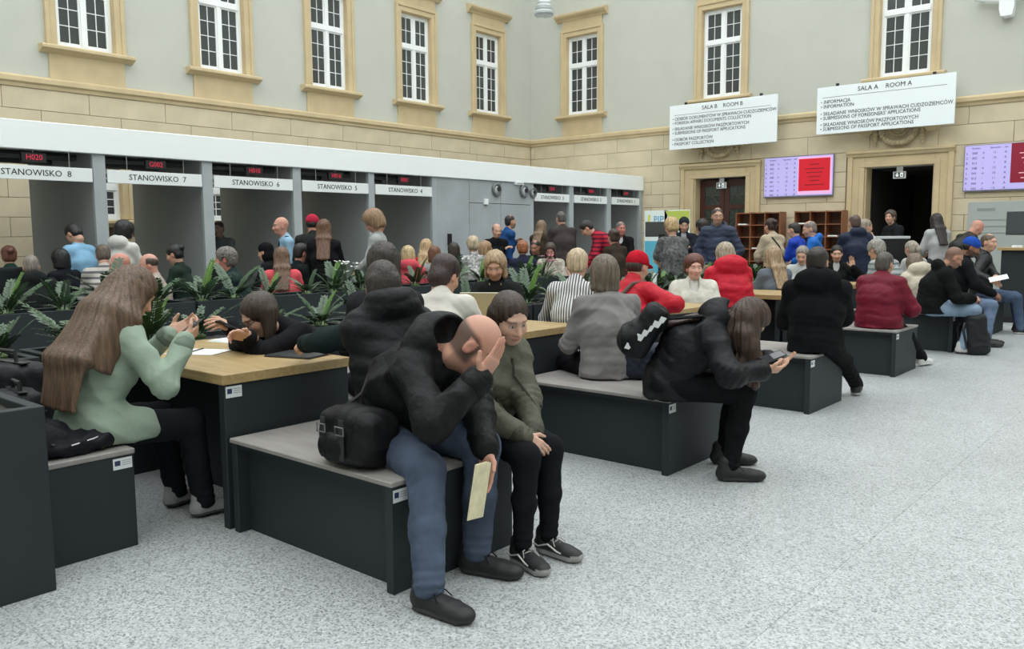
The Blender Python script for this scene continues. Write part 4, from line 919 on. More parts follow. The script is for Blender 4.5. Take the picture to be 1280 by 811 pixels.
        mixc(.75*np.exp(-((z-.026-.10*np.abs(ay-.03)*-.6)/.0048)**2)*(ay > .012)*(ay < .054)*frn, bc if not old else bc*.6+sl*.4)
        if hair == 'fringe':
            cap = np.clip((.052-z-np.maximum(x, 0)*.5)/.018, 0, 1)*np.clip((.045-x)/.016, 0, 1)*np.clip((z+.085)/.02, 0, 1)*(1-.85*((ay > .074) & (z < .025) & (z > -.05) & (x > -.03))); mixc(.82*cap, lin(hcol))
        if hair == 'stubblehead':
            cap = np.clip((x*-.6+z-.028)/.02, 0, 1)*np.clip((.075-x)/.012, 0, 1)+np.clip((-.015-x)/.02, 0, 1)*np.clip((z+.075)/.02, 0, 1); mixc(.7*np.clip(cap, 0, 1), lin(hcol))
        return c
    cols = [np.tile(sl, (len(pb[0]), 1)), paint(pk[0])]
    for sg, (S0, el, w_), curl, hh, hdv in ((1, AL, lcurl, lh, lhd), (-1, AR, rcurl, rh, rhd)):
        N = SD(); d = nrm(w_-el); d = d if hdv is None else nrm([c_*hdv[0]+s_*hdv[1], -s_*hdv[0]+c_*hdv[1], hdv[2]])
        if hh is None: n_ = np.array([0, -sg*.8, -.7])
        else: n_ = np.array([c_*hh[0]+s_*hh[1], -s_*hh[0]+c_*hh[1], hh[2]])
        hand_sd(N, w_, d, n_, sg, curl, s*(.92 if fem else 1.)); ph = N.extract(h_n)
        parts.append(ph); nv = ph[0]; tipw = np.clip((np.linalg.norm(nv-w_, axis=1)-.1)/.08, 0, 1)[:, None]; cols.append(sl*(1-.35*tipw)+blush*.35*tipw)
    root = obj('person', to_mesh('person_body', parts, skinmat, cols)); root.location = (pos[0], pos[1], 0); root.rotation_euler = (0, 0, fr)
    tag(root, label, 'person', grp)
    def child(name, sd, h, m, disp=None, cf=None):
        P, Q = sd.extract(h, disp)
        if len(P) == 0: return None
        return obj(name, to_mesh(name, [(P, Q)], m, None if cf is None else [cf(P)]), root)
    # ------------------------------------------------ top
    t = fit; C = SD(); bw = bulk*(.94 if fem else 1.)
    waist = pel+d1*.13*st
    C.eseg(pel+d1*.02, waist, (.148*s*bw+t, .112*s*bw+t), (.132*s*bw+t, .10*s*bw+t), lat, .05).eseg(waist, chest, (.132*s*bw+t, .10*s*bw+t), (.152*s*bw+t, .112*s*bw+t), lat, .06)
    C.eseg(chest, neck-d2*.07*s, (.152*s*bw+t, .112*s*bw+t), (.125*s*bw+t, .07*s*bw+t), lat, .07)
    if fem and not quiltp:
        for sg in (1, -1): C.ell(chest+d2*.02+lat*sg*.068*s+fwd*.075*s, np.array([.062, .062, .065])*s+t*.6, None, .05)
    hb = hem if not sit else min(hem, .12)
    if hb > 0: C.eseg(pel+d1*.02, (pel-d1*hb if not sit else pel+V3(.01, 0, -.085)), (.148*s*bw+t, .112*s*bw+t), (.165*s*bw+t, (.125 if not sit else .135)*s*bw+t), lat, .04)
    if sit and hem > .15:
        for h0, kn, an in (LL, LR): C.seg(h0, h0+(kn-h0)*min(1., (hem-.1)*2.2), .088*s+t, .078*s+t, .05)
    if sit: C.cut((0, 0, seat+.006), (0, 0, -1), .01)
    for S0, el, w_ in (AL, AR):
        C.seg(neck-d2*.055*s, S0, .046*s+t*.7, .052*s+t*.75, .06)
        if barearm: C.seg(S0, S0+(el-S0)*.75, .055*s+t, .05*s+t, .03)
        else: C.seg(S0, el, .052*s+t*.72, .043*s+t*.8, .04).seg(el, w_-(w_-el)*.04, .043*s+t*.8, .033*s+t*.65, .025)
    if collar: C.eseg(neck-d2*.03, neck+hd*collar+V3(-.01, 0, 0), (.068*s+t*.6, .066*s+t*.6), (.06*s+t*.4, .058*s+t*.4), lat, .03)
    if hood:
        C.ell(neck-fwd*.085*s+d2*.015, np.array([.075, .135, .085])*s*hood, np.stack([fwd, lat, d2], 1), .03); C.ell(neck-fwd*.045*s+d2*.075*s, np.array([.055, .085, .07])*s*hood, np.stack([fwd, lat, d2], 1), .02, 's')
    if vneck:
        C.ell(neck+fwd*.085*s-d2*.01, np.array([.07, .045, .09])*s, np.stack([fwd, lat, d2], 1), .01, 's')
    disp = quilt(.008, quiltp, seed) if quiltp else wrinkle(wr_amp or (.004 if t < .025 else .006), 30 if t < .03 else 24, seed)
    if q > 0 and not barearm:
        fl = []; A_ = .0055 if q == 2 else .005; A_ = A_*(1.35 if t > .025 else 1.)
        for S0, el, w_ in (AL, AR): fl += [(el, nrm(w_-S0), .085*s, A_, .034), (S0*.75+chest*.25, nrm(S0-chest), .10*s, A_*.8, .045), (w_, nrm(w_-el), .06*s, A_*.6, .024)]
        fl += [(waist, d1, .17*s, A_*.9, .06), (chest-d2*.05, nrm(d2+lat*.8), .2*s, A_*.45, .07)]
        disp = folds(disp, fl)
    tn = topname or ('jacket' if t >= .022 else ('shirt' if tkind in ('vstripe', 'hstripe') else 'top'))
    child(tn, C, h_c, cloth(top, tkind, tcol2), disp)
    if q == 2 and t >= .02 and not barearm:
        for S0, el, w_ in (AL, AR):
            Cf = SD(); u_ = nrm(w_-el); Cf.seg(w_-u_*.035*s, w_-u_*.008*s, .036*s+t*.68, .034*s+t*.62, .01); Cf.cut(w_+u_*.006*s, u_); child('cuff', Cf, .007, cloth(tuple(int(v*.8) for v in top), tkind), wrinkle(.0015, 160))
    if inner:
        I = SD(); I.eseg(chest+d2*.02, neck-d2*.03*s, (.11*s, .105*s*bw+t*.55), (.07*s, .075*s+t*.3), lat, .04).seg(neck-d2*.03, neck+hd*.02, .064*s, .058*s, .02); child('undershirt', I, h_c, cloth(inner))
    # ------------------------------------------------ trousers / skirt, shoes
    Tm = SD(); tt = .012
    Tm.ell(pel, np.array([.115, .155, .10])*s*(.6+.4*bulk), None, .05)
    if skirt:
        k0, k1 = LL[1], LR[1]; m1 = (LL[0]+LR[0])/2; m2 = (k0+k1)/2
        if sit: Tm.eseg(m1, m2, (.17*s, .1*s), (.15*s, .08*s), (0, 1, 0), .05)
        else: Tm.eseg(m1, V3(0, 0, max(.12, skirt)), (.16*s, .12*s), (.2*s, .17*s), (0, 1, 0), .05)
        child('skirt', Tm, h_c, cloth(bottom, bkind), wrinkle(.005, 28, seed+2))
        S2 = SD()
        for h0, kn, an in (LL, LR): S2.seg(h0, kn, .06*s, .045*s, .02).seg(kn, an, .045*s, .03*s, .02)
        child('stockings', S2, h_c, cloth((50, 48, 50)))
    elif legs:
        for h0, kn, an in (LL, LR):
            e = an if not noankle else kn+(an-kn)*.9
            Tm.seg(h0, kn, .083*s+tt, .06*s+tt, .05).seg(kn, e, .058*s+tt, .043*s+tt, .025)
        child('trousers', Tm, h_c, cloth(bottom, bkind), leg_folds([LL, LR], s, seed) if q else wrinkle(.0045, 34, seed+2))
    if legs:
        for sg, (h0, kn, an) in ((1, LL), (-1, LR)):
            d = an-kn; fd = np.array([1., .18*sg, 0]) if not sit else nrm([1., .12*sg, 0]); fd = nrm(fd); shoe(root, an, fd, s*(.93 if fem else 1.), shoes, sole, q)
    # ------------------------------------------------ hair and headwear
    hm = hairmat(hcol); Hd = SD(); sc = hs; am, fq = .0048, 24
    def E(c, r, k=.02, op='u'): Hd.ell(H(*c), np.array(r)*sc, R, k, op)
    def face_cut(w_=.078): E((.118, 0, -.042), (.082, w_+.002, .122), .012, 's')
    if hair in ('short', 'crop', 'curly', 'bob', 'long', 'bun', 'pony', 'back', 'bouffant'):
        ex = {'short': .0, 'crop': -.005, 'curly': .014, 'bob': .01, 'long': .008, 'bun': .002, 'pony': .002, 'back': .0, 'bouffant': .022}[hair]
        E((-.014, 0, .036), (.105+ex, .084+ex, .092+ex), .02); E((-.045, 0, -.02), (.066+ex, .077+ex, .075+ex), .02)
        if hair in ('bob', 'long', 'bouffant'):
            dn = {'bob': -.098, 'long': -.13, 'bouffant': -.075}[hair]
            for sg in (1, -1): Hd.eseg(H(-.01, sg*.07, .03), H(-.012, sg*.078, dn), (.062*sc, .024*sc), (.05*sc, .022*sc), R[:, 0], .02)
            Hd.eseg(H(-.06, 0, .0), H(-.07, 0, dn-.01), (.078*sc, .045*sc), (.08*sc, .036*sc), R[:, 1], .03)
        face_cut(.077 if hair in ('bob', 'long') else .08)
        if hair in ('short', 'crop', 'curly', 'bun', 'pony', 'back'):
            for sg in (1, -1): E((.0, sg*.09, -.03), (.032, .03, .05), .01, 's')
            E((-.03, 0, -.205), (.2, .2, .125), .02, 's')
        if hair == 'long':
            b1 = neck-fwd*.085*s+d2*.02; b2 = chest-fwd*(.125*s*bw+t+.015); b2 = b2-d2*.02
            Hd.eseg(H(-.075, 0, -.06), b1, (.085*sc, .036*sc), (.1*sc, .03*sc), lat, .03).eseg(b1, b2, (.1*sc, .03*sc), (.085*sc, .018*sc), lat, .03)
        if hair == 'bun': E((-.115, 0, .05), (.045, .045, .042), .01)
        if hair == 'pony':
            E((-.11, 0, .03), (.035, .03, .03), .01); Hd.chain([H(-.12, 0, .02), H(-.15, 0, -.05), H(-.13, 0, -.16)], [.028, .032, .012], .02)
        if hair in ('short', 'crop', 'back'): am = .0028
        if hair == 'curly': am, fq = .008, 18
        if extra_hair: extra_hair(Hd, H, R, dict(neck=neck, chest=chest, fwd=fwd, lat=lat, d2=d2))
        ds = strands(am, fq, R, hc, seed)
        if hair == 'curly': w2 = wrinkle(.007, 120, seed); ds0 = ds; ds = lambda X, Y, Z: ds0(X, Y, Z)*.4+w2(X, Y, Z)
        child('hair', Hd, h_h*1.05, hm, ds)
    if hair == 'sides':
        E((-.014, 0, .03), (.102, .083, .088)); E((.0, 0, .11), (.2, .068, .09), .01, 's'); face_cut(.1); E((-.03, 0, -.205), (.2, .2, .125), .02, 's'); E((.07, 0, .06), (.07, .1, .1), .01, 's'); child('hair', Hd, h_h, hm, strands(.002, 20, R, hc, seed))
    if hair in ('cap', 'beanie', 'bandana', 'scarf'):
        cc = extra_hair if isinstance(extra_hair, tuple) else (40, 40, 40)
        E((-.012, 0, .040), (.108, .088, .094), .01); E((0, 0, -.13), (.2, .2, .155), .006, 's')
        if hair == 'cap': Hd.ell(H(.115, 0, .034), np.array([.06, .062, .010])*sc, R @ rotm(0, .18), .012)
        if hair == 'scarf': E((-.03, 0, -.05), (.095, .088, .11), .02); face_cut(.06)
        child({'cap': 'cap', 'beanie': 'knit_cap', 'bandana': 'bandana', 'scarf': 'headscarf'}[hair], Hd, h_h, cloth(cc), wrinkle(.002, 60, seed))
        if hair != 'scarf':
            H2 = SD(); H2.ell(H(-.03, 0, -.005), np.array([.082, .08, .07])*sc, R, .01); H2.ell(H(.112, 0, -.055), np.array([.09, .09, .12])*sc, R, .01, 's'); H2.ell(H(-.03, 0, -.2), np.array([.2, .2, .125])*sc, R, .01, 's')
            for sg in (1, -1): H2.ell(H(.0, sg*.09, -.02), np.array([.035, .03, .05])*sc, R, .01, 's')
            child('hair', H2, h_h, hm)
    if glasses:
        gm = cloth(glasses, 'leather'); G_ = MB()
        for sg in (1, -1):
            G_.tube([H(.108, sg*(.033+.024*math.cos(a)), .0+.017*math.sin(a)) for a in np.linspace(0, 2*math.pi, 15)], .0022, 5, False); G_.tube([H(.106, sg*.056, .004), H(.05, sg*.075, .006), H(-.01, sg*.082, .004)], .002, 5)
        G_.tube([H(.110, -.01, .003), H(.112, 0, .006), H(.110, .01, .003)], .002, 5); G_.build('glasses', gm, root)
    return dict(root=root, H=H, R=R, neck=neck, chest=chest, pel=pel, d1=d1, d2=d2, fwd=fwd, lat=lat, AL=AL, AR=AR, LL=LL, LR=LR, W2L=W2L, L2W=L2W, hc=hc, pos=pos, s=s, st=st, shl=shl, shr=shr, child=child, C=C)
def leg_folds(LS, s, seed, A_=.0055):
    fl = []
    for h0, kn, an in LS: fl += [(kn+(nrm(h0-kn)+nrm(an-kn))*.05, nrm(an-h0), .085*s, A_, .036), (h0+(kn-h0)*.18, nrm(kn-h0), .10*s, A_, .04), (an, nrm(an-kn), .09*s, A_*.9, .034), (kn+(an-kn)*.45, nrm(an-kn+V3(.1, .1, 0)), .13*s, A_*.5, .07)]
    return folds(wrinkle(.003, 34, seed+2), fl)
def shoe(root, an, fd, s, col, sole, q, pitch=0., name='shoe', stripe=None, laces=None):
    z0 = an[2]-.085*s; f = nrm(fd); up = V3(0, 0, 1); l = np.cross(up, f); o = V3(an[0], an[1], z0)
    if pitch: cp, sp = math.cos(pitch), math.sin(pitch); f, up = f*cp-up*sp, f*sp+up*cp
    Rm = np.stack([f, l, up], 1); Q = lambda x, y, z: o+Rm @ (np.array([x, y, z])*s); S = SD()
    S.ell(Q(-.035, 0, .04), np.array([.05, .038, .045])*s, Rm, .02).eseg(Q(-.02, 0, .045), Q(.10, 0, .036), (.038*s, .045*s), (.045*s, .034*s), l, .02).ell(Q(.145, 0, .028), np.array([.06, .046, .034])*s, Rm, .03)
    S.seg(Q(-.03, 0, .06), Q(-.028, 0, .105), .043*s, .042*s, .015)
    S.eseg(Q(-.045, 0, .012), Q(.16, 0, .012), (.043*s, .014*s), (.047*s, .014*s), l, .004); S.cut(Q(0, 0, .0), -up); h = {0: .014, 1: .010, 2: .0065}[q]
    P, Qd = S.extract(h, wrinkle(.0012, 90)); lz = ((P-o) @ Rm)/s; c = np.tile(np.array(lin(col)), (len(P), 1)); c[lz[:, 2] < .022] = lin(sole)
    if stripe is not None:
        x, y, z = lz.T; toe = (z < .030) | ((x > .165) & (z < .04)); c[toe] = lin(sole)
    sh = obj(name, to_mesh(name, [(P, Qd)], mat('shoe_leather', None, .6, vcol=True), [c]), root)
    if stripe is not None:
        for sg in (1, -1): MB().tube([Q(x, sg*(.0445 if x < .02 else .0465), z) for x, z in ((-.06, .05), (-.03, .044), (.0, .055), (.03, .066), (.055, .056), (.085, .043), (.115, .04))], .0042*s, 6).build('side_stripe', mat('stripe_white', stripe, .6), sh)
    if laces is not None:
        L_ = MB()
        for i in range(5): x = .03+.018*i; z = .083-.007*i; L_.tube([Q(x, -.022, z-.006), Q(x+.006, 0, z+.004), Q(x, .022, z-.006)], .003*s, 5)
        L_.tube([Q(.03, 0, .088), Q(.05, .03, .085), Q(.07, .045, .06)], .0025*s, 5); L_.tube([Q(.03, 0, .088), Q(.05, -.03, .085), Q(.072, -.042, .062)], .0025*s, 5)
        L_.build('laces', cloth(laces), sh)
    return sh
# ================================================================ THE PEOPLE, nearest first
SK = (212, 166, 142); SK2 = (222, 178, 156); SKR = (206, 148, 126); SKD = (150, 108, 84)
DK = (38, 32, 30); BR = (74, 54, 42)
# --- bald man in black, bent over his knees
def vest(p, col, kind, t, qp, hood, name='jacket', h=.0085, hemz=.10):
    C = SD(); s = p['s']; st = p['st']; pel, d1, d2, ch, nk, lat, fwd = (p[k] for k in ('pel', 'd1', 'd2', 'chest', 'neck', 'lat', 'fwd'))
    C.eseg(pel-d1*hemz, pel+d1*.13*st, (.165*s+t, .13*s+t), (.14*s+t, .11*s+t), lat, .05).eseg(pel+d1*.13*st, ch, (.14*s+t, .11*s+t), (.158*s+t, .12*s+t), lat, .06).eseg(ch, nk-d2*.06*s, (.158*s+t, .12*s+t), (.14*s+t, .085*s+t), lat, .07)
    for S0 in (p['shl'], p['shr']): C.seg(nk-d2*.05, S0, .055*s+t, .06*s+t, .05)
    Rr = np.stack([fwd, lat, d2], 1)
    if hood: C.ell(nk-fwd*.06*s+d2*.05*s, np.array([.125, .155, .105])*s*hood, Rr, .04); C.ell(nk-fwd*.015*s+d2*.13*s, np.array([.125, .125, .11])*s*hood, Rr, .015, 's')
    return p['child'](name, C, h, cloth(col, kind), quilt(.006, qp) if qp else wrinkle(.008, 26))
man = person('bald man in black jacket and jeans bent forward with hand on forehead', head=(594, 431, 3.46), face=-86, lean=43, side=3, twist=8, hp=50, hy=24, hr=-6, neckp=14, s=1.02, bulk=1.12, skin=(208, 156, 134), hair='fringe', hcol=(52, 44, 40),
   top=(17, 18, 20), tkind='shell', fit=.036, hem=.12, hood=1.35, collar=.05, bottom=(58, 72, 92), bkind='denim', shoes=(24, 24, 26), sole=(44, 44, 46), legs=False,
   ra=at(600, 473, 3.30), rel=(.35, -.6, -.8), rh=(-.1, .8, .1), rhd=(.46, -.42, .85), rcurl=.18, la=at(612, 580, 3.30), lel=(.1, 1, -.2), lh=(-.9, .1, 0), lhd=(-.15, -.25, -1), lcurl=.55, beard=((70, 56, 50), .35), q=2, wr_amp=.010)
def custom_legs(p, q, feet, knees, col, kind, shoecol, sole, s, stripe=None, laces=None, r=(.098, .074, .066, .058), name='trousers', fds=None, wr=.006):
    Tm = SD(); pel = p['pel']; Tm.ell(pel, np.array([.12, .165, .11])*s, None, .05); out = []
    for sg, f, kh in ((1, feet[0], knees[0]), (-1, feet[1], knees[1])):
        h0 = pel+V3(.0, sg*.095*s, 0); t = p['W2L'](f); kn, an = ik(h0, t, .44*s, .43*s, p['W2L'](np.array(kh))-h0); out.append((h0, kn, an))
        low = kn+(an-kn)*.97
        Tm.seg(h0, kn, r[0]*s, r[1]*s, .05).seg(kn, kn+(an-kn)*.5, r[1]*s*.97, r[2]*s, .03).seg(kn+(an-kn)*.5, low, r[2]*s, r[3]*s, .03)
    p['child'](name, Tm, .0085, cloth(col, kind), leg_folds(out, s, 3.1, .0052))
    B = SD()
    for (h0, kn, an), fd in zip(out, fds or [(1, .1, 0), (1, -.1, 0)]):
        B.seg(kn+(an-kn)*.6, an, .04*s, .036*s, .01); shoe(p['root'], an, np.array(fd, float), s, shoecol, sole, q, stripe=stripe, laces=laces)
    p['child']('socks', B, .01, cloth((34, 34, 36)))
    return out
mlegs = custom_legs(man, 2, [(2.47, 2.31, .088), (2.09, 2.20, .088)], [(2.56, 2.12, .60), (2.17, 2.02, .60)], (58, 68, 84), 'denim', (26, 26, 28), (40, 40, 42), 1.03, laces=(30, 30, 32), fds=[(1, .25, 0), (1, .02, 0)])
# --- teenage girl in olive
girl = person('girl in olive jacket and black jeans with hands on her lap', head=(637, 397, 3.82), face=-86, lean=13, twist=-6, hp=24, hy=-24, hr=4, s=.90, fem=True, hs=.95, skin=(216, 174, 152), hair='short', hcol=(66, 48, 38), top=(92, 92, 78), tkind='shell', fit=.027, hem=.13, hood=.9, collar=.05,
   bottom=(24, 26, 30), legs=False, la=at(668, 551, 3.66), ra=at(656, 547, 3.62), lel=(-.2, 1, -.6), rel=(-.2, -1, -.6), lcurl=1.0, rcurl=.95, q=2, wr_amp=.007, topname='jacket',
   extra_hair=lambda Hd, H, R, J: (Hd.eseg(H(-.03, .066, .02), H(-.03, .068, -.10), (.055, .022), (.04, .018), R[:, 0], .02), Hd.eseg(H(-.03, -.066, .02), H(-.03, -.068, -.10), (.055, .022), (.04, .018), R[:, 0], .02), Hd.eseg(H(-.07, 0, 0), H(-.075, 0, -.12), (.075, .035), (.06, .03), R[:, 1], .02)))
custom_legs(girl, 2, [(2.83, 2.21, .077), (2.66, 2.22, .077)], [(2.84, 2.05, .52), (2.66, 2.04, .52)], (24, 27, 31), 'cotton', (32, 32, 34), (150, 150, 148), .90, stripe=(206, 206, 202), laces=(190, 190, 186), r=(.088, .068, .055, .045), fds=[(1, -.1, 0), (1, -.36, 0)])
# --- woman in black puffer with hood, dark green sleeves, seen from behind
puf = person('dark haired woman in black hooded puffer seen from behind, elbow on nearest table', head=(478, 357, 4.05), face=72, lean=12, hp=14, hy=-16, s=.97, fem=True, hair='short', hcol=(52, 42, 36), top=(30, 44, 44), fit=.022, hem=.05, bottom=(30, 30, 34), la=at(372, 432, 4.35), ra=(2.72, 3.75, .79), lel=(-.4, 1, -.3), q=2, collar=.03,
   extra_hair=lambda Hd, H, R, J: (Hd.eseg(H(-.04, .05, .02), H(-.05, .06, -.13), (.07, .03), (.05, .02), R[:, 0], .02), Hd.eseg(H(-.04, -.05, .02), H(-.05, -.06, -.13), (.07, .03), (.05, .02), R[:, 0], .02), Hd.eseg(H(-.075, 0, .0), H(-.08, 0, -.16), (.08, .04), (.06, .03), R[:, 1], .02)))
vest(puf, (20, 22, 26), 'shell', .045, .085, .95)
S_ = SD(); S_.chain([puf['neck']-puf['lat']*.10+puf['fwd']*.0, puf['neck']-puf['lat']*.12+puf['fwd']*.08-puf['d2']*.06, puf['chest']-puf['lat']*.12+puf['fwd']*.16], [.045, .05, .035], .03); puf['child']('scarf', S_, .009, cloth((126, 48, 140)), wrinkle(.004, 60))
# --- girl in pale green shirt with very long hair
def lhair(Hd, H, R, J):
    nk, ch, fwd, lat, d2 = (J[k] for k in ('neck', 'chest', 'fwd', 'lat', 'd2')); bkd = nrm(fwd*V3(1, 1, 0)); o = -lat*.03
    a = H(-.08, 0, .0); b = nk-fwd*.115+d2*.03+o*.5; c = ch-fwd*.172+o; d = ch-fwd*.16-bkd*.06+V3(0, 0, -.21)+o
    Hd.eseg(a, b, (.09, .05), (.135, .048), lat, .04).eseg(b, c, (.135, .048), (.185, .036), lat, .04).eseg(c, d, (.185, .036), (.175, .012), lat, .04)
    Hd.eseg(H(-.02, -.075, 0), nk-lat*.15-fwd*.05+d2*.02, (.06, .03), (.07, .034), fwd, .04).eseg(nk-lat*.15-fwd*.05+d2*.02, ch-lat*.19-fwd*.10, (.07, .034), (.07, .02), fwd, .05)
    Hd.eseg(H(-.02, .072, 0), nk+lat*.13-fwd*.06, (.055, .03), (.06, .03), fwd, .03)
gg = person('girl with very long light brown hair in pale green shirt holding a phone', head=(166, 366, 4.02), face=2, lean=20, hp=34, hy=-6, s=.98, fem=True, hair='long', hcol=(112, 84, 62), top=(160, 178, 160), fit=.022, hem=.30, bottom=(30, 32, 38), shoes=(150, 150, 150), la=at(213, 416, 4.2), ra=at(232, 424, 3.98), lel=(.2, .6, -1), rel=(.2, -.6, -1), lcurl=.9, rcurl=.9,
   lh=(.2, -.6, .5), rh=(-.1, .7, .5), lhd=(.8, -.3, .35), rhd=(.75, .25, .4), q=2, extra_hair=lhair, topname='shirt', wr_amp=.007, kneew=.13)
# --- woman with glasses in black leaning on nearest table
gl = person('woman with glasses in black top reading a phone at nearest table', head=(324, 394, 4.85), face=180, lean=42, hp=34, hy=-14, s=1.0, fem=True, hair='back', hcol=(66, 52, 40), top=(24, 24, 28), fit=.018, hem=.06, la=at(286, 408, 4.72), ra=at(312, 421, 4.62), lel=(.3, .8, -.8), rel=(.3, -1, -.5), glasses=(20, 20, 22), q=2, lhd=(-.8, -.3, .3), rhd=(-.9, .1, .25), lcurl=.8, rcurl=.8,
   extra_hair=lambda Hd, H, R, J: [Hd.ell(H(-.03, 0, .04), (.10, .092, .09), R, .03), Hd.ell(H(.118, 0, -.042), (.085, .078, .12), R, .012, 's'), Hd.eseg(H(-.06, 0, .0), H(-.07, 0, -.03)+V3(0.02, 0, -.10), (.085, .045), (.08, .03), R[:, 1], .03)]+[Hd.eseg(H(-.035, sg*.078, .01), H(-.03, sg*.085, -.03)+V3(0, 0, -.26), (.04, .022), (.03, .012), R[:, 0], .03) for sg in (1, -1)])
# --- woman with long wavy brown hair bent over her phone on the second bench
def wavy(Hd, H, R, J):
    dn = V3(0, 0, -1)
    for sg, k in ((1, 0.), (-1, .6)):
        for x0, y0, r0, n in ((-.02, .07, 1., 9), (.035, .066, .75, 8), (-.07, .045, 1., 8)):
            b = H(x0, sg*y0, .0); pts = [b+dn*.052*i+R[:, 0]*.012*math.sin(2.1*i+k+x0*30)*min(i, 2)+R[:, 1]*.014*math.sin(1.7*i+k)*min(i, 2) for i in range(n)]
            Hd.chain(pts, [r0*v for v in ([.04, .046, .048, .047, .045, .042, .038, .03, .012] if n == 9 else [.04, .046, .046, .045, .042, .036, .028, .012])], .03)
ph = person('woman in black jacket with long wavy brown hair bent over her phone', head=(936, 400, 4.78), face=-62, lean=47, hp=52, hy=0, neckp=12, s=.99, fem=True, hair='long', hcol=(78, 54, 42), top=(24, 25, 28), tkind='shell', fit=.036, hem=.12, hood=1.25, collar=.04, legs=False, la=at(962, 449, 4.75), ra=at(955, 462, 4.62), lel=(-.2, .9, -.6), rel=(-.2, -.9, -.6), lhd=(.5, -.6, -.1), rhd=(.55, -.6, 0), lh=(0, 0, 1), rh=(.2, .4, .8), lcurl=.8, rcurl=.9, q=2, extra_hair=wavy, wr_amp=.009)
custom_legs(ph, 2, [(4.66, 2.28, .085), (4.36, 2.09, .085)], [(4.72, 2.15, .62), (4.48, 2.0, .62)], (22, 23, 26), 'cotton', (28, 28, 30), (30, 30, 32), .99, laces=(34, 34, 36), r=(.09, .07, .058, .047), fds=[(1, .1, 0), (1, .18, 0)])
# --- woman in grey sweater, from behind
gry = person('grey brown bobbed woman in grey sweater seen from behind on second bench', head=(755, 342, 5.62), face=58, lean=7, hp=6, hy=-6, s=1.02, fem=True, bulk=1.22, hair='bob', hcol=(122, 104, 88), top=(140, 137, 137), fit=.018, hem=.10, bottom=(26, 26, 30), la='lap', ra='lap', q=2, wr_amp=.008, topname='sweater', collar=.04)
Q1 = dict(q=1)
person('woman with dark hair just behind the black puffer', head=(479, 330, 4.85), face=58, lean=6, hp=10, fem=True, hair='bob', hcol=(56, 46, 42), top=(44, 44, 50), fit=.018, **Q1)
wsh = person('dark haired man in cream shirt seen from behind, writing', head=(557, 345, 5.55), face=28, lean=24, hp=26, hy=-22, hair='short', hcol=(64, 44, 42), top=(214, 210, 200), fit=.024, la='table', ra='table', topname='shirt', extra_hair=lambda Hd, H, R, J: (Hd.ell(H(-.03, 0, .06), (.10, .09, .085), R, .02), Hd.ell(H(-.07, 0, -.03), (.06, .075, .08), R, .03)), **Q1)
lap = person('blonde woman in black top looking down at a laptop', head=(619, 332, 6.95), face=212, lean=8, hp=22, hy=2, fem=True, hair='bob', hcol=(186, 152, 112), top=(34, 35, 36), fit=.014, la='table', ra='table', skin=(220, 172, 148), **Q1)
strp = person('blonde woman in white shirt with thin black stripes, from behind', head=(722, 330, 6.45), face=24, lean=14, hp=14, fem=True, hair='short', hcol=(206, 180, 142), top=(226, 226, 224), tkind='vstripe', tcol2=(60, 62, 70), fit=.018, la='table', ra='table', **Q1)
capm = person('person in red cap and red jacket leaning on the third table', head=(797, 333, 6.9), face=2, lean=20, hp=16, hy=-8, hair='cap', extra_hair=(196, 28, 46), hcol=(70, 50, 40), top=(196, 30, 48), tkind='shell', fit=.024, ra=at(808, 390, 6.65), la='table', rel=(-.2, -1, -.4), collar=.04, topname='jacket', **Q1)
wj = person('woman with short auburn hair in white jacket looking toward the viewer', head=(868, 335, 8.25), face=214, lean=3, hp=2, hy=8, fem=True, bulk=1.15, hair='short', hcol=(112, 58, 42), top=(220, 217, 206), tkind='shell', fit=.028, inner=(232, 230, 226), vneck=True, skin=(226, 176, 158), collar=.03, extra_hair=lambda Hd, H, R, J: (Hd.ell(H(-.02, 0, .065), (.098, .094, .082), R, .03), Hd.ell(H(-.05, 0, .0), (.08, .095, .09), R, .03), Hd.ell(H(.118, 0, -.042), (.075, .075, .112), R, .012, 's')), topname='jacket', **Q1)
rp = person('woman with grey blonde bob in bright red hooded puffer, from behind', head=(906, 318, 8.75), face=52, lean=14, hp=18, fem=True, bulk=1.2, hair='bob', hcol=(178, 160, 134), top=(200, 28, 50), tkind='shell', fit=.05, hood=1.35, hem=.12, quiltp=.09, topname='jacket', **Q1)
bk = person('man in black hooded parka seen from behind with leg stretched out', head=(1022, 328, 6.72), face=22, lean=4, hp=8, hy=-16, s=1.02, bulk=1.08, hair='short', hcol=(48, 37, 32), top=(20, 21, 23), tkind='cotton', fit=.04, hood=1.3, hem=.13, collar=.04, bottom=(22, 23, 26), shoes=(34, 34, 36), sole=(196, 196, 194), la='lap', ra='knees', rf=(7.43, 2.40, .087), lf=(7.38, 2.75, .087), topname='parka', wr_amp=.008, **Q1)
dr = person('grey haired woman in dark red quilted coat in profile on fourth bench', head=(1106, 330, 8.45), face=-8, lean=8, hp=8, hy=-4, fem=True, bulk=1.2, hair='short', hcol=(88, 80, 74), top=(116, 24, 44), tkind='shell', fit=.042, hem=.16, quiltp=.10, bottom=(26, 27, 30), shoes=(206, 206, 204), sole=(228, 228, 226), rf=(9.48, 2.40, .09), lf=(9.44, 2.62, .09), ra=(9.12, 2.45, .62), la=(9.15, 2.6, .62), glasses=(50, 46, 46), topname='coat', **Q1)
person('blonde woman in grey blue top seen from behind in the middle right', head=(966, 321, 9.9), face=58, lean=5, fem=True, hair='long', hcol=(176, 146, 108), top=(108, 116, 128), fit=.02, **Q1)
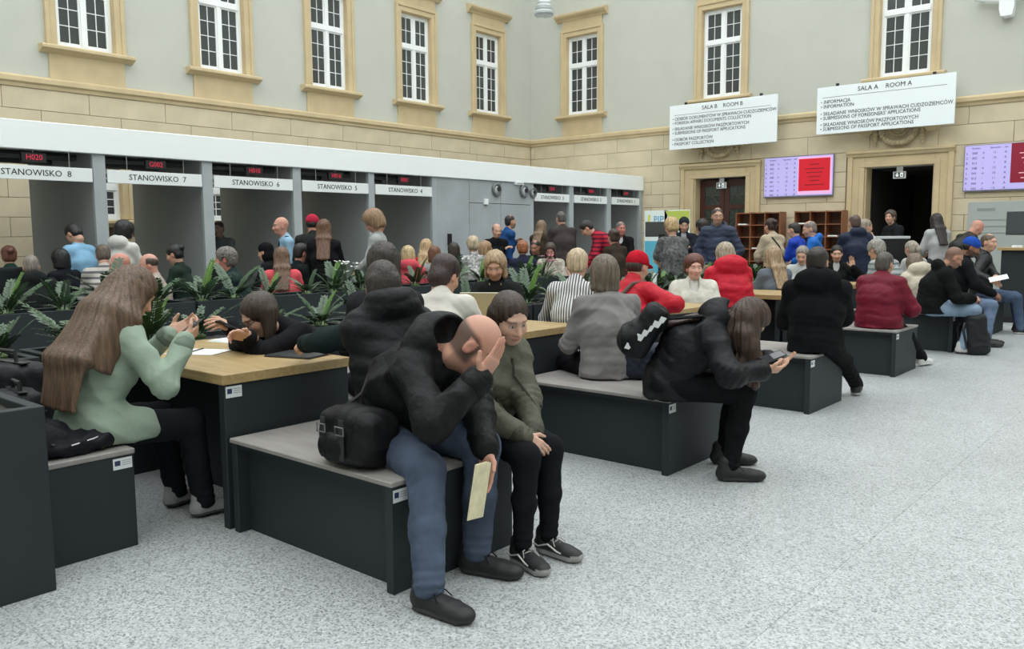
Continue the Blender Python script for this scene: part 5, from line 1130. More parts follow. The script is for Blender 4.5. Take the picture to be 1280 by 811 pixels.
person('dark haired woman in black jacket raising her open hand while talking', head=(1046, 317, 11.9), face=196, lean=8, hp=8, hy=6, fem=True, hair='back', hcol=(34, 30, 30), top=(28, 30, 30), fit=.026, inner=(214, 216, 216), vneck=True, la=at(1066, 334, 11.6), lhd=(-.1, .15, 1), lh=(-.9, -.4, 0), lcurl=.25, topname='jacket', **Q1)
person('grey haired man in grey striped shirt hunched at the fourth table', head=(1095, 312, 10.9), face=70, lean=22, hp=20, hair='curly', hcol=(158, 154, 144), top=(168, 172, 172), tkind='hstripe', tcol2=(112, 124, 124), fit=.02, bulk=1.2, old=True, **Q1)
person('brown haired woman in beige hooded coat seen from behind', head=(1143, 330, 10.3), face=44, lean=24, hp=26, fem=True, hair='bob', hcol=(128, 108, 88), top=(204, 194, 174), tkind='shell', fit=.036, hood=1.2, topname='coat', **Q1)
person('blonde woman with sunglasses on her head behind the beige coat', head=(1139, 311, 12.7), face=60, lean=10, hp=14, fem=True, hair='pony', hcol=(170, 158, 138), top=(190, 188, 184), fit=.02)
hood = person('man with shaved head in black hoodie and pale jeans looking down', head=(1192, 322, 9.75), face=-62, lean=20, hp=30, hy=6, s=1.02, bulk=1.08, hair='stubblehead', hcol=(70, 56, 48), skin=(196, 146, 120), top=(22, 23, 25), fit=.034, hood=1.0, hem=.12, bottom=(116, 134, 154), bkind='denim', shoes=(196, 196, 194), sole=(64, 64, 64), glasses=(30, 30, 32), la='knees', ra='knees', rf=(10.72, 2.28, .09), lf=(11.0, 2.33, .09), topname='hoodie', inner=(206, 196, 190), beard=((60, 48, 42), .5), **Q1)
person('bearded man in blue knit cap on the fifth bench', head=(1214, 309, 10.55), face=-70, lean=12, hp=24, hair='beanie', extra_hair=(38, 82, 180), hcol=(30, 26, 24), skin=(150, 104, 78), beard=((34, 26, 22), .8), top=(26, 27, 30), fit=.03, bottom=(84, 100, 122), bkind='denim', shoes=(30, 30, 32), rf=(11.55, 2.22, .09), lf=(11.75, 2.24, .09), topname='jacket', la='knees', ra='knees', **Q1)
yng = person('young man in black jacket and torn jeans holding open papers', head=(1236, 303, 11.75), face=-76, lean=3, hp=2, hy=-34, hair='crop', hcol=(104, 84, 66), top=(26, 28, 30), tkind='leather', fit=.026, bottom=(62, 78, 100), bkind='denim', shoes=(34, 34, 36), sole=(200, 200, 198), la=at(1251, 352, 11.35), ra=at(1238, 350, 11.35), topname='jacket', **Q1)
# --- standing figures on the right
nav = person('standing man with glasses in navy puffer before the brown door', head=(897, 270, 12.2), face=196, sit=False, hp=2, hy=20, hair='crop', hcol=(54, 46, 42), top=(60, 68, 90), tkind='shell', fit=.04, quiltp=.085, hood=.9, hem=.14, bottom=(40, 44, 54), glasses=(30, 30, 34), beard=((80, 64, 56), .3), la='pocket', ra='pocket', **Q1)
bj = person('standing woman in beige jacket with dark bun and shoulder strap', head=(963, 283, 13.1), face=62, sit=False, hp=8, fem=True, hair='bun', hcol=(62, 40, 38), top=(196, 180, 156), fit=.03, hem=.16, topname='jacket', **Q1)
person('person in royal blue jacket with dark hair by the pigeonhole shelves', head=(992, 288, 13.6), face=88, sit=False, hp=12, hair='crop', hcol=(48, 44, 38), top=(34, 72, 188), tkind='shell', fit=.03, topname='jacket')
person('grey haired man in bright azure hooded jacket', head=(1012, 287, 13.0), face=110, sit=False, hp=16, hy=10, hair='crop', hcol=(140, 126, 116), top=(34, 112, 204), tkind='shell', fit=.036, hood=1.1, topname='jacket')
person('brown haired man in dark navy jacket seen from behind near lectern', head=(1068, 279, 12.3), face=44, sit=False, hp=4, hair='crop', hcol=(98, 78, 64), top=(34, 42, 66), tkind='shell', fit=.036, hood=1.0, bulk=1.15, topname='jacket')
person('grey blonde man in profile with pale sleeve beside lectern', head=(1082, 284, 13.4), face=-44, sit=False, hp=2, hair='short', hcol=(168, 152, 132), top=(206, 208, 206), fit=.016, ra='chin', old=True)
person('curly haired man in dark jacket standing in the dark doorway', head=(1113, 271, 15.4), face=140, sit=False, hp=0, hy=30, hair='curly', hcol=(84, 66, 54), top=(34, 36, 38), fit=.03, topname='jacket', inner=(190, 190, 190))
person('woman in long pale grey cardigan seen from behind by the doorway', head=(1170, 276, 14.1), face=46, sit=False, fem=True, hair='long', hcol=(54, 46, 42), top=(184, 186, 184), fit=.024, hem=.30, topname='cardigan', bottom=(60, 60, 62))
person('bald man in black leather jacket leaning over the information desk', head=(1221, 285, 13.4), face=-48, sit=False, lean=30, hp=40, hair='none', skin=(214, 156, 136), top=(26, 26, 24), tkind='leather', fit=.03, ra='down', la='down', topname='jacket')
person('woman wrapped in pale shawl behind the parka', head=(1003, 319, 10.7), face=190, lean=10, hp=20, fem=True, hair='short', hcol=(150, 140, 128), top=(200, 202, 200), fit=.03, old=True)
person('blonde woman in dark speckled dress seen from behind', head=(839, 284, 11.2), face=54, sit=False, hp=16, fem=True, bulk=1.2, hair='curly', hcol=(206, 170, 116), top=(46, 48, 50), tkind='print', tcol2=(120, 122, 120), fit=.02, hem=.2, skirt=.5, bottom=(46, 48, 50), bkind='cotton', barearm=True, vneck=False, collar=0, topname='dress')
person('woman in dark headscarf and grey shawl in front of the banners', head=(855, 281, 13.4), face=214, sit=False, hp=18, fem=True, hair='scarf', extra_hair=(42, 50, 52), hcol=(30, 30, 30), top=(40, 42, 52), fit=.03, inner=(190, 190, 196), vneck=True, ra='phone', la='phone', topname='coat')
bp_ = person('dark haired person with black backpack beside navy puffer', head=(877, 284, 13.7), face=58, sit=False, hp=6, hair='curly', hcol=(44, 38, 36), top=(38, 40, 42), fit=.03, topname='jacket')
person('man in red and maroon striped sweater bending to the left', head=(733, 285, 13.6), face=128, sit=False, lean=40, hp=46, hair='short', hcol=(42, 36, 34), top=(184, 36, 60), tkind='hstripe', tcol2=(90, 22, 40), fit=.02, bulk=1.25, topname='sweater', la='down', ra='down')
person('grey haired man in black suit and white shirt inside booth 1', head=(776, 286, 15.0), face=206, sit=False, hp=2, hy=30, hair='crop', hcol=(120, 112, 108), skin=(206, 130, 116), top=(26, 26, 28), fit=.024, inner=(232, 232, 232), vneck=True, topname='suit_jacket')  # skin colour reddened to hold the red lighting on his face
person('brown haired woman behind red cap, seen from behind', head=(767, 297, 12.3), face=60, sit=False, s=.9, hp=8, fem=True, hair='bun', hcol=(70, 48, 38), top=(62, 54, 46), fit=.02)
person('grey haired man in dark suit at booth 3, seen from behind', head=(701, 273, 14.6), face=62, sit=False, hair='crop', hcol=(96, 90, 86), top=(72, 66, 64), fit=.026, bulk=1.1, topname='suit_jacket')
person('woman with long fair hair standing at booth 3', head=(677, 284, 15.6), face=8, sit=False, fem=True, hp=6, hair='long', hcol=(142, 114, 84), top=(66, 56, 44), fit=.024, topname='jacket')
person('standing man in blue sweater with folded arms at concrete wall', head=(638, 277, 15.2), face=-22, sit=False, hp=0, hair='crop', hcol=(44, 38, 36), top=(42, 82, 138), fit=.02, la='cross', ra='cross', beard=((50, 40, 36), .5), topname='sweater')
person('guard in black beside the man in blue sweater', head=(621, 289, 14.8), face=-120, sit=False, hp=10, hair='sides', hcol=(110, 100, 96), top=(22, 24, 28), fit=.022, bulk=1.15, topname='uniform', la='cross', ra='cross')
# --- seated crowd behind the farther planters
person('brown haired woman in white floral jacket facing the viewer', head=(688, 313, 13.4), face=212, lean=8, hp=22, fem=True, hair='long', hcol=(74, 56, 46), skin=(214, 150, 136), top=(226, 220, 206), tkind='print', tcol2=(150, 140, 124), fit=.026, topname='jacket')
person('dark haired man left of floral jacket', head=(669, 309, 14.4), face=200, lean=10, hp=14, hair='crop', hcol=(40, 36, 34), skin=(170, 122, 100), top=(40, 52, 44), fit=.024)
person('woman with curly ginger hair and navy top from behind', head=(653, 311, 13.0), face=50, fem=True, hair='curly', hcol=(176, 98, 54), top=(44, 46, 66), fit=.02)
person('fair haired girl in white top in the crowd by the red stripes', head=(713, 302, 14.9), face=20, fem=True, hair='bob', hcol=(172, 150, 124), top=(222, 216, 212), fit=.018, sit=False, s=.8)
person('child with brown ponytail in front of the fair haired girl', head=(713, 324, 13.6), face=60, seat=.40, s=.8, fem=True, hs=.9, hair='pony', hcol=(124, 92, 72), top=(214, 178, 160), fit=.016)
person('woman with short curly blonde hair in white patterned top', head=(591, 306, 12.0), face=56, fem=True, hair='curly', hcol=(206, 186, 150), top=(232, 232, 230), tkind='print', tcol2=(70, 74, 70), fit=.02)
person('fair haired woman in profile right of the patterned top', head=(607, 311, 13.3), face=-20, fem=True, hair='bob', hcol=(176, 138, 98), top=(214, 210, 206), fit=.018)
person('dark haired person behind cream shirt', head=(567, 313, 13.4), face=60, hair='bob', fem=True, hcol=(62, 50, 44), top=(52, 54, 56), fit=.02)
person('blonde woman in coral pink hooded top from behind', head=(510, 319, 11.1), face=52, fem=True, hair='bob', hcol=(212, 184, 130), top=(222, 92, 104), fit=.03, hood=1.0, topname='hoodie')
person('woman with long blonde hair and red top', head=(533, 309, 12.6), face=30, fem=True, hair='long', hcol=(204, 166, 116), top=(196, 44, 48), fit=.018)
person('auburn bobbed woman in grey top', head=(543, 318, 12.2), face=52, fem=True, hair='bob', hcol=(126, 78, 50), top=(150, 152, 150), fit=.02)
grj = person('standing woman in pale grey jacket with short tawny hair', head=(467, 277, 10.6), face=128, sit=False, hp=34, hy=6, lean=4, fem=True, bulk=1.1, hair='bouffant', hs=1.1, hcol=(160, 122, 86), top=(172, 175, 174), fit=.03, hem=.2, topname='jacket', la='low', ra='low', bottom=(50, 52, 54), **Q1)
person('man in red bandana and black top standing among the crowd', head=(391, 280, 11.4), face=58, sit=False, hp=8, hy=-30, hair='bandana', extra_hair=(190, 48, 72), hcol=(40, 34, 32), skin=(196, 140, 118), top=(42, 46, 46), fit=.026, bulk=1.1, **Q1)
person('auburn haired woman in black coat with shoulder bag, from behind', head=(405, 287, 10.7), face=48, sit=False, fem=True, hair='long', hcol=(112, 72, 48), top=(24, 25, 28), fit=.03, hem=.2, topname='coat', **Q1)
pol = person('bald officer in light blue shirt and dark tie', head=(351, 283, 11.6), face=158, sit=False, hp=2, hy=4, bulk=1.2, hair='none', hcol=(120, 100, 90), skin=(214, 160, 138), top=(158, 196, 222), fit=.016, bottom=(40, 46, 62), topname='shirt', la='side', ra='side', **Q1)
person('woman with wavy brown hair in coral top from behind', head=(352, 322, 9.8), face=56, fem=True, hair='long', hcol=(120, 86, 62), top=(230, 96, 104), fit=.018)
person('man with glasses and black hair in profile behind plants', head=(377, 316, 10.8), face=-4, hair='short', hcol=(36, 32, 30), skin=(204, 146, 124), glasses=(30, 30, 34), top=(28, 34, 34), fit=.024)
person('person in black hood beside the officer', head=(332, 315, 11.3), face=120, hair='scarf', extra_hair=(22, 22, 26), hcol=(20, 20, 22), top=(24, 24, 28), fit=.03)
person('grey haired man in profile with striped sleeve', head=(282, 324, 9.1), face=140, hp=6, lean=10, hair='curly', hcol=(122, 114, 108), skin=(206, 140, 120), top=(46, 62, 60), fit=.024, old=True, **Q1)
person('dim figure standing inside booth 6 beside the divider', head=(273, 286, 13.4), face=214, sit=False, hair='crop', hcol=(40, 40, 40), skin=(150, 120, 108), top=(96, 102, 104), fit=.02)  # skin and clothes darkened in colour for the booth's dim light
person('dark haired clerk in dark green top on the office chair', head=(218, 318, 10.4), face=130, hp=20, lean=8, fem=True, hair='bun', hcol=(28, 26, 26), top=(40, 54, 48), fit=.02, inner=(226, 226, 226))
person('old man with bald crown and dark side hair', head=(186, 331, 9.5), face=150, hp=14, hair='sides', hcol=(88, 70, 60), skin=(214, 160, 142), top=(184, 172, 160), fit=.02, old=True)
person('pink faced bald man behind the long haired girl', head=(150, 331, 8.9), face=150, hp=10, hair='none', skin=(212, 146, 128), hcol=(150, 130, 120), top=(224, 220, 208), fit=.022, old=True)
person('brown haired person in grey striped top at left', head=(129, 319, 9.9), face=70, hp=20, lean=14, hair='short', hcol=(104, 86, 72), top=(196, 190, 184), tkind='hstripe', tcol2=(104, 104, 106), fit=.022)
person('person with round black hair in white hooded top standing', head=(156, 290, 10.4), face=24, sit=False, hair='bouffant', hcol=(26, 25, 25), top=(216, 216, 210), fit=.03, hood=1.2, topname='hoodie')
person('dark haired man in light blue shirt standing with head bowed', head=(92, 293, 10.35), face=112, sit=False, lean=10, hp=40, hair='short', hcol=(34, 30, 30), top=(142, 190, 222), fit=.022, bulk=1.15, topname='shirt', bottom=(54, 56, 60), la='side', ra='side')
person('black haired person in black jacket below the blue shirt', head=(75, 324, 10.0), face=110, fem=True, hair='bob', hcol=(24, 24, 26), top=(26, 28, 34), fit=.024)
person('man with cropped grey hair and black hoodie from behind', head=(39, 333, 9.1), face=74, hair='crop', hcol=(140, 128, 118), skin=(212, 164, 142), top=(34, 38, 38), fit=.03, hood=1.0, topname='hoodie', **Q1)
person('auburn haired person in dark green top at left edge', head=(11, 320, 9.8), face=80, fem=True, hair='bun', hcol=(110, 62, 44), top=(34, 58, 50), fit=.02)
# ================================================================ BAGS, PHONES, PAPERS AND OTHER SMALL THINGS
def sd_obj(name, sd, h, m, parent=None, loc=None, rz=None, disp=None): return obj(name, to_mesh(name, [sd.extract(h, disp)], m), parent, None, loc, rz)
def flat(name, pts, z, m, parent, t=.0015):
    n = len(pts); return MB().add([(x, y, z) for x, y in pts]+[(x, y, z+t) for x, y in pts], [tuple(range(n))[::-1], tuple(range(n, 2*n))]+[(i, (i+1) % n, (i+1) % n+n, i+n) for i in range(n)]).build(name, m, parent)
def phone(center, direction, normal, lab, col=(24, 25, 28)):
    d = nrm(direction); n = nrm(np.asarray(normal, float)-d*(np.asarray(normal, float)@d)); t = np.cross(n, d); e = empty('phone', tuple(center)); tag(e, lab, 'phone')
    def Rb(lo, hi, nm, m):
        o = MB().bbox(lo, hi, .003).build(nm, m, e); o.matrix_local = Matrix(((d[0], t[0], n[0], 0), (d[1], t[1], n[1], 0), (d[2], t[2], n[2], 0), (0, 0, 0, 1)))
    Rb((-.072, -.036, -.004), (.072, .036, .004), 'case', mat('phone_%d' % col[0], col, .35)); Rb((-.068, -.033, .004), (.068, .033, .0052), 'screen', mat('phone_glass', (50, 54, 60), .08))
phone(at(236, 411, 4.02), (.75, -.1, .55), (-.6, .2, .8), 'dark phone held by the girl in pale green', (60, 56, 58))
phone(at(284, 408, 4.66), (-.8, .1, .45), (.5, .1, .85), 'dark phone held by the woman with glasses')
phone(at(966, 446, 4.66), (.7, -.5, .25), (-.3, -.1, .95), 'dark phone held by the woman with wavy hair')
# papers and folder on the nearest table (top at .755)
def sheet(u, v, ang, w, l, lab, n=2, m=None):
    q = atz(u, v, .756); e = empty('paper_sheet', (q[0], q[1], .756), ang); tag(e, lab, 'paper', 'papers on the nearest table')
    for k in range(n): MB().box((-w/2+.006*k, -l/2-.004*k, .0018*k), (w/2+.006*k, l/2-.004*k, .0018*k+.0012)).build('page', m or papr, e)
    return e
e = sheet(248, 440, .5, .21, .30, 'white form with pen under the hands of the girl in green', 2)
pn = atz(252, 436, .763); MB().tube([(-.07, 0, .012), (.07, 0.01, .012)], .004, 6).build('pen', black, e)
sheet(296, 426, .2, .21, .30, 'white booklet before the woman with glasses', 6); sheet(325, 434, .9, .21, .30, 'white sheet near the middle of nearest table', 2)
q = atz(374, 444, .756); e = empty('folder', (q[0], q[1], .756), .3); tag(e, 'flat black folder under the green sleeved elbow', 'folder')
MB().bbox((-.11, -.15, 0), (.11, .15, .008), .002).build('cover', black, e); MB().box((-.105, -.145, .008), (.105, .145, .010)).build('flap', darkmetal, e)
# booklet in the bald man's hand
q = at(598, 612, 3.24); e = empty('booklet', tuple(q), math.radians(8)); tag(e, 'folded cream leaflet held by the bald man', 'leaflet')
cr = mat('cream_paper', (212, 204, 170), .8, var=.15, vscale=20)
for k, a in enumerate((-.10, .0, .10)):
    o = MB().box((-.045, -.0015, -.115), (.045, .0015, .105)).build('page', cr, e); o.rotation_euler = (.12, .10, a); o.location = (.0, .006*k-.006, 0)
# the bald man's shoulder bag on the bench
e = empty('shoulder_bag', (2.20, 2.72, .456)); e.scale = (1.18, 1.18, 1.12); tag(e, 'black nylon shoulder bag with buckles on bench beside bald man', 'bag')
blk = cloth((18, 18, 20), 'shell'); S = SD(); S.box((0, 0, .105), (.085, .15, .10), .05, None, .02).ell((-.075, -.02, .085), (.035, .11, .07), None, .03).ell((0, .0, .17), (.07, .13, .045), None, .04); S.cut((0, 0, 0), (0, 0, -1))
sd_obj('body', S, .008, blk, e, disp=wrinkle(.004, 50))
S = SD(); S.ell((-.105, .02, .08), (.03, .075, .055), None, .02); sd_obj('pocket', S, .007, blk, e, disp=wrinkle(.003, 60))
for y in (-.045, .055):
    MB().box((-.118, y-.012, .04), (-.114, y+.012, .19)).build('strap', mat('webbing', (40, 40, 42), .7), e)
    b = MB(); b.tube([(-.124, y-.022, .135), (-.124, y+.022, .135), (-.124, y+.022, .165), (-.124, y-.022, .165), (-.124, y-.022, .135)], .003, 5, False); b.build('buckle', mat('buckle', (120, 122, 124), .35, metal=.7), e)
bl_ = lambda w: tuple((np.array(w)-np.array([2.20, 2.72, .456]))/np.array([1.18, 1.18, 1.12]))
mk_ = man; st_ = [(mk_['pel']+mk_['d1']*.10, -mk_['lat']-mk_['fwd']*.8), (mk_['chest']-mk_['d2']*.06, -mk_['lat']*.5-mk_['fwd']), (mk_['chest']+mk_['d2']*.08, -mk_['fwd']), (mk_['neck']-mk_['d2']*.10+mk_['lat']*.08, -mk_['fwd'])]
MB().tube([(0, .13, .17)]+[bl_(mk_['L2W'](mk_['C'].skin_pt(a, b, .0))) for a, b in st_], .009, 6).build('shoulder_strap', mat('webbing'), e)
# lime pouch behind the bag
q = atz(417, 517, .456); e = empty('pouch', (q[0]+.05, q[1]+.05, .456)); tag(e, 'small lime drawstring pouch standing on the nearest bench', 'pouch')
S = SD(); S.seg((0, 0, .10), (0, 0, .14), .04, .035, .02).seg((0, 0, .14), (.01, 0, .21), .035, .008, .02); S.cut((0, 0, .08), (0, 0, -1)); sd_obj('pouch_body', S, .006, mat('lime_cloth', (196, 224, 40), .6), e, disp=wrinkle(.002, 70))
S = SD(); S.seg((-.012, 0, .0), (-.012, 0, .10), .018, .022, .01).seg((.02, 0, .0), (.02, 0, .10), .016, .02, .01); S.cut((0, 0, 0), (0, 0, -1)); sd_obj('cloth_tail', S, .006, mat('grey_tail', (150, 146, 140), .8), e)
# luggage on the bench at lower left
def trolley(x, y, z, rz, lab, sc=1.):
    e = empty('travel_bag', (x, y, z), rz); tag(e, lab, 'bag'); S = SD(); S.box((0, 0, .17*sc), (.13*sc, .19*sc, .165*sc), .06*sc, None, .02); S.cut((0, 0, 0), (0, 0, -1)); sd_obj('body', S, .010, cloth((34, 36, 40), 'shell'), e, disp=wrinkle(.004, 36))
    for zz in (.10, .19): MB().tube([(.131*sc, -.15*sc, zz*sc), (.134*sc, 0, zz*sc), (.131*sc, .15*sc, zz*sc)], .006, 6).build('piping', mat('webbing'), e)
    MB().tube([(0, -.09*sc, .32*sc), (0, -.08*sc, .39*sc), (0, .08*sc, .39*sc), (0, .09*sc, .32*sc)], .010, 8).build('handle', black, e)
    MB().box((-.02, -.17*sc, .335*sc), (.02, .17*sc, .34*sc)).build('zip', darkmetal, e)
trolley(1.52, 4.62, .456, .15, 'black travel bag on bench behind the green shirted girl')
trolley(1.44, 4.28, .456, -.1, 'smaller black bag on the bench by the corner planter', .72)
e = empty('folded_jacket', (1.50, 3.86, .456), .1); tag(e, 'crumpled black jacket on bench at lower left', 'jacket')
S = SD(); S.ell((-.03, 0, .04), (.19, .11, .055), None, .03).ell((-.10, .02, .09), (.11, .10, .07), None, .04).ell((.09, -.03, .05), (.12, .08, .05), None, .04).ell((-.14, .1, .16), (.06, .08, .09), None, .05); S.cut((0, 0, 0), (0, 0, -1)); sd_obj('cloth', S, .008, cloth((24, 26, 32), 'shell'), e, disp=wrinkle(.010, 44, 2.2))
MB().tube([(-.05, -.105, .055), (.05, -.10, .065), (.12, -.085, .075)], .004, 6).build('zip', steel, e); MB().lathe([(0, 0), (.008, 0), (.008, .004), (0, .004)], 10, (-.12, -.09, .07)).build('stud', steel, e)
# laptop
q = at(606, 382, 6.25); e = empty('laptop', (4.70, 4.28, .756), math.radians(32)); tag(e, 'open silver laptop in front of the blonde woman', 'laptop')
sil = mat('laptop_silver', (186, 182, 160), .35, metal=.5)
MB().bbox((-.12, -.16, 0), (.12, .16, .012), .003).build('base', sil, e); o = MB().bbox((-.006, -.16, 0), (.004, .16, .22), .003).build('lid', sil, e); o.location = (-.115, 0, .012); o.rotation_euler = (0, math.radians(-12), 0)
MB().box((.005, -.15, .012), (.11, .15, .0135)).build('keyboard', black, e); MB().box((.0045, -.15, .01), (.006, .15, .21)).build('screen', mat('laptop_screen', (60, 66, 76), .2, emit=.2), o)
# drawstring bag on the back of the woman with wavy hair
def on_back(p, name, m, lab_parts, size, off, tilt=0., straps=True):
    nk, ch, d2, fwd, lat = (p[k] for k in ('neck', 'chest', 'd2', 'fwd', 'lat')); R = np.stack([fwd, lat, d2], 1); c = ch-fwd*off[0]+d2*off[2]+lat*off[1]
    up_ = nrm(d2+V3(0, 0, 1)*tilt); R = np.stack([nrm(np.cross(lat, up_)), lat, up_], 1); S = SD(); S.box(c, size, min(size)*.8, R, .02).ell(c-d2*size[2]*.5-fwd*.01, np.array([size[0]*1.15, size[1]*1.05, size[2]*.6]), R, .04); o = sd_obj(name, S, .011, m, p['root'], disp=wrinkle(.008, 40, 1.7))
    if straps:
        for sg in (1, -1): MB().tube([c+d2*size[2]*.9+lat*sg*size[1]*.5, nk-fwd*.08+lat*sg*.1+d2*.02, nk+lat*sg*.11+fwd*.07-d2*.03, ch+lat*sg*.13+fwd*.13], .011, 6).build('bag_strap', m, p['root'])
    return o, c, R
o, c, R = on_back(ph, 'drawstring_bag', cloth((20, 21, 24), 'shell'), None, (.075, .15, .17), (.20, -.02, -.16), .9)
for k in range(7):
    b = c-R[:, 1]*.157+R[:, 0]*(.045-.014*k)+R[:, 2]*(.12-.038*k); w1 = .016+.006*math.sin(k*2.1); MB().add([b+R[:, 0]*w1+R[:, 2]*.022, b-R[:, 0]*w1+R[:, 2]*.015, b-R[:, 0]*w1*.8-R[:, 2]*.022, b+R[:, 0]*w1*.9-R[:, 2]*.014], [(0, 1, 2, 3)]).build('white_print', mat('print_white', (208, 210, 212), .7), ph['root'])
on_back(bp_, 'backpack', cloth((26, 28, 30), 'shell'), None, (.09, .15, .21), (.25, 0, -.02))
# quilted handbag beside the grey sweater
q = atz(800, 452, .456); e = empty('handbag', (4.72, 2.86, .456), .5); tag(e, 'dark blue quilted handbag on bench beside grey sweater', 'bag')
S = SD(); S.box((0, 0, .12), (.08, .17, .12), .06, None, .02); S.cut((0, 0, 0), (0, 0, -1)); sd_obj('body', S, .009, cloth((44, 50, 64), 'shell'), e, disp=lambda X, Y, Z: (.005*(np.abs(np.sin(55*(Y+Z)))*np.abs(np.sin(55*(Y-Z)))-.4)+0*X).astype(np.float32))
MB().tube([(0, -.1, .22), (0, -.08, .34), (0, .08, .34), (0, .1, .22)], .008, 6).build('handle', black, e)
# backpack on the floor at right
q = atz(1222, 446, 0); e = empty('backpack', (q[0]+.25, q[1]+.10, 0), math.radians(-60)); tag(e, 'grey black backpack on the floor by pale jeans', 'backpack')
S = SD(); S.box((0, 0, .23), (.11, .17, .23), .05, rotm(0, -.12), .02).box((.10, 0, .14), (.05, .13, .12), .03, rotm(0, -.08), .02).ell((-.01, 0, .43), (.10, .15, .06), None, .04); S.cut((0, 0, 0), (0, 0, -1)); sd_obj('body', S, .012, cloth((40, 42, 45), 'shell'), e, disp=wrinkle(.006, 34))
for sg in (1, -1): MB().tube([(-.1, sg*.08, .40), (-.15, sg*.1, .28), (-.1, sg*.1, .08)], .014, 6).build('strap', mat('webbing'), e)
MB().tube([(-.06, -.04, .42), (-.06, 0, .47), (-.06, .04, .42)], .008, 6).build('handle', mat('webbing'), e)
# small black bag behind the third bench
e = empty('small_bag', (7.30, 2.62, 0), .3); tag(e, 'small black bag on floor behind the stretched leg', 'bag')
S = SD(); S.box((0, 0, .09), (.07, .11, .09), .04, None, .02); S.cut((0, 0, 0), (0, 0, -1)); sd_obj('body', S, .012, blk, e); MB().tube([(0, -.08, .16), (.02, -.05, .24), (.02, .05, .24), (0, .08, .16)], .008, 6).build('handle', black, e)
# papers held by the young man
q = at(1247, 345, 11.25); e = empty('open_papers', tuple(q), math.radians(-76)); tag(e, 'open white papers held by the young man at right', 'paper')
for sg in (1, -1): o = MB().box((-.11, 0 if sg > 0 else -.2, 0), (.11, .2 if sg > 0 else 0, .003)).build('page', papr, e); o.rotation_euler = (sg*-.25, -.25, 0)
# straps, tie, epaulettes
def strap_over(p, pts, m, r=.014, name='strap'): MB().tube(pts, r, 8).build(name, m, p['root'])
def strap_on(p, stations, m, r, name, lift=.002):
    """stations: (start inside, outward direction) pairs; the strap lies on the clothing"""
    MB().tube([p['C'].skin_pt(a, b, lift) for a, b in stations], r, 8).build(name, m, p['root'])
p = capm; nk, ch, pe, lat, fwd, d2 = (p[k] for k in ('neck', 'chest', 'pel', 'lat', 'fwd', 'd2')); mid = nk-d2*.09
strap_on(p, [(ch, fwd+lat*.2), (mid-lat*.06, fwd*.8+d2*.6-lat*.2), (mid-lat*.09, d2-lat*.2), (mid-lat*.06, -fwd*.8+d2*.5), (ch+d2*.08, -fwd-lat*.1), (ch, -fwd+lat*.5), (ch-d2*.1, -fwd*.5+lat)], mat('brown_strap', (84, 60, 54), .7), .018, 'shoulder_strap')
p = bj; nk, ch, pe, lat, fwd, d2 = (p[k] for k in ('neck', 'chest', 'pel', 'lat', 'fwd', 'd2')); mid = nk-d2*.09
strap_on(p, [(ch, fwd), (mid+lat*.08, fwd*.8+d2*.6), (mid+lat*.1, d2), (mid+lat*.07, -fwd*.8+d2*.4), (ch+d2*.05, -fwd), (ch-d2*.08, -fwd-lat*.4), (pe+p['d1']*.08, -fwd*.6-lat)], black, .012, 'shoulder_strap')
p = girl; nk, ch, pe, lat, fwd, d2, d1 = (p[k] for k in ('neck', 'chest', 'pel', 'lat', 'fwd', 'd2', 'd1')); sm = cloth((70, 70, 60))
strap_on(p, [(nk-d2*.06, fwd*.9+d2*.3), (nk-d2*.10, fwd), (ch+d2*.08, fwd), (ch, fwd), (ch-d2*.1, fwd), (pe+d1*.12, fwd)], sm, .006, 'zip', .0)
for sg in (1, -1): strap_on(p, [(ch-d2*.02+lat*sg*.05, fwd), (ch-d2*.03+lat*sg*.09, fwd), (ch-d2*.06+lat*sg*.10, fwd+lat*sg*.2)], sm, .005, 'pocket_flap', .0)
p = lap; nk, ch, lat, fwd, d2 = (p[k] for k in ('neck', 'chest', 'lat', 'fwd', 'd2'))
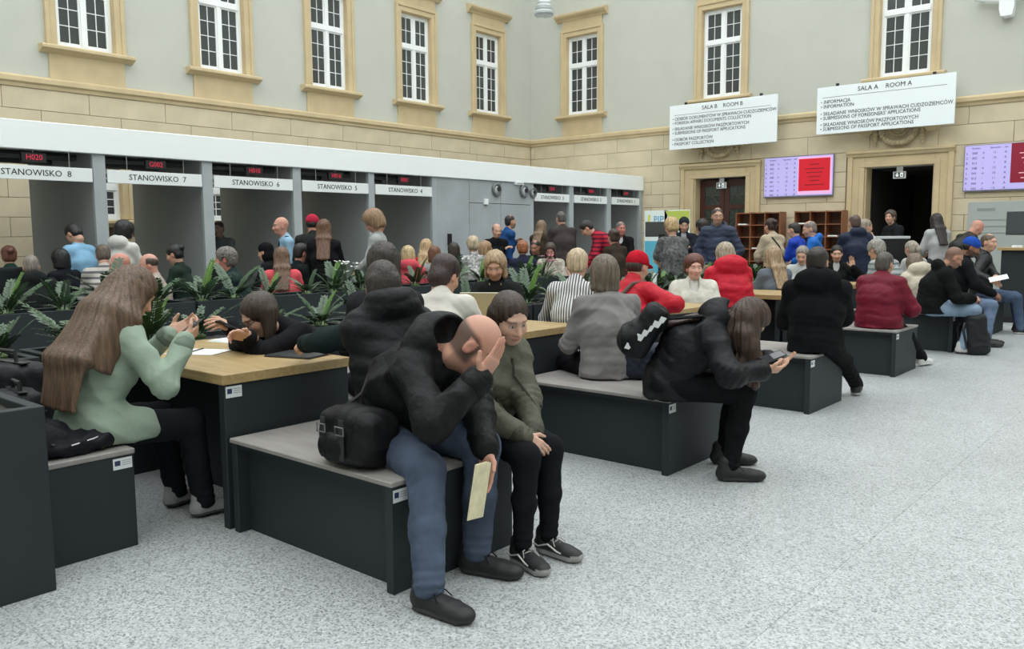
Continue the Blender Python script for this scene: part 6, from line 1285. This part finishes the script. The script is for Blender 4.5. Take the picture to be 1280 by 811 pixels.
strap_on(p, [(nk-d2*.05+lat*.05, fwd*.6+d2*.7), (nk-d2*.09+lat*.03, fwd+d2*.1), (ch+d2*.10, fwd), (nk-d2*.09-lat*.03, fwd+d2*.1), (nk-d2*.05-lat*.05, fwd*.6+d2*.7)], mat('gold_chain', (200, 180, 130), .4, metal=.6), .004, 'necklace', .003)
p = pol; nk, ch, pe, lat, fwd, d2 = (p[k] for k in ('neck', 'chest', 'pel', 'lat', 'fwd', 'd2')); navy = cloth((34, 40, 62))
t = SD(); t.eseg(nk+fwd*.085-d2*.02, ch+fwd*.155, (.022, .012), (.03, .010), lat, .01).eseg(ch+fwd*.155, ch+fwd*.165-d2*.2, (.03, .010), (.04, .01), lat, .01); sd_obj('tie', t, .009, navy, p['root'])
for S0 in (p['shl'], p['shr']): t = SD(); t.eseg(nk*.45+S0*.55+d2*.05, S0+d2*.052, (.028, .012), (.032, .012), fwd, .01); sd_obj('epaulette', t, .009, navy, p['root'])
# office chairs of the clerks
def office_chair(u, v, d, rz, lab):
    q = at(u, v, d); e = empty('office_chair', (q[0], q[1], 0), rz); tag(e, lab, 'chair', 'office chairs behind the planters')
    S = SD(); S.box((-.26, 0, .80), (.04, .23, .30), .035, rotm(0, -.12), .01); sd_obj('backrest', S, .016, cloth((40, 44, 46)), e); MB().bbox((-.24, -.23, .42), (.22, .23, .49), .02).build('seat', cloth((40, 44, 46)), e)
    MB().tube([(0, 0, .08), (0, 0, .42)], .03, 10).build('post', darkmetal, e); MB().box((-.27, -.03, .44), (-.22, .03, .62)).build('back_bar', darkmetal, e)
    for k in range(5): a = k*1.2566; MB().tube([(0, 0, .09), (.28*math.cos(a), .28*math.sin(a), .06)], .018, 6).build('leg', darkmetal, e); MB().lathe([(0, -.03), (.03, -.025), (.03, .025), (0, .03)], 8, (.28*math.cos(a), .28*math.sin(a), .031)).build('castor', black, e)
office_chair(246, 345, 10.2, math.radians(130), 'dark office chair beside the dark green clerk'); office_chair(8, 355, 9.3, math.radians(80), 'dark office chair at the left edge')
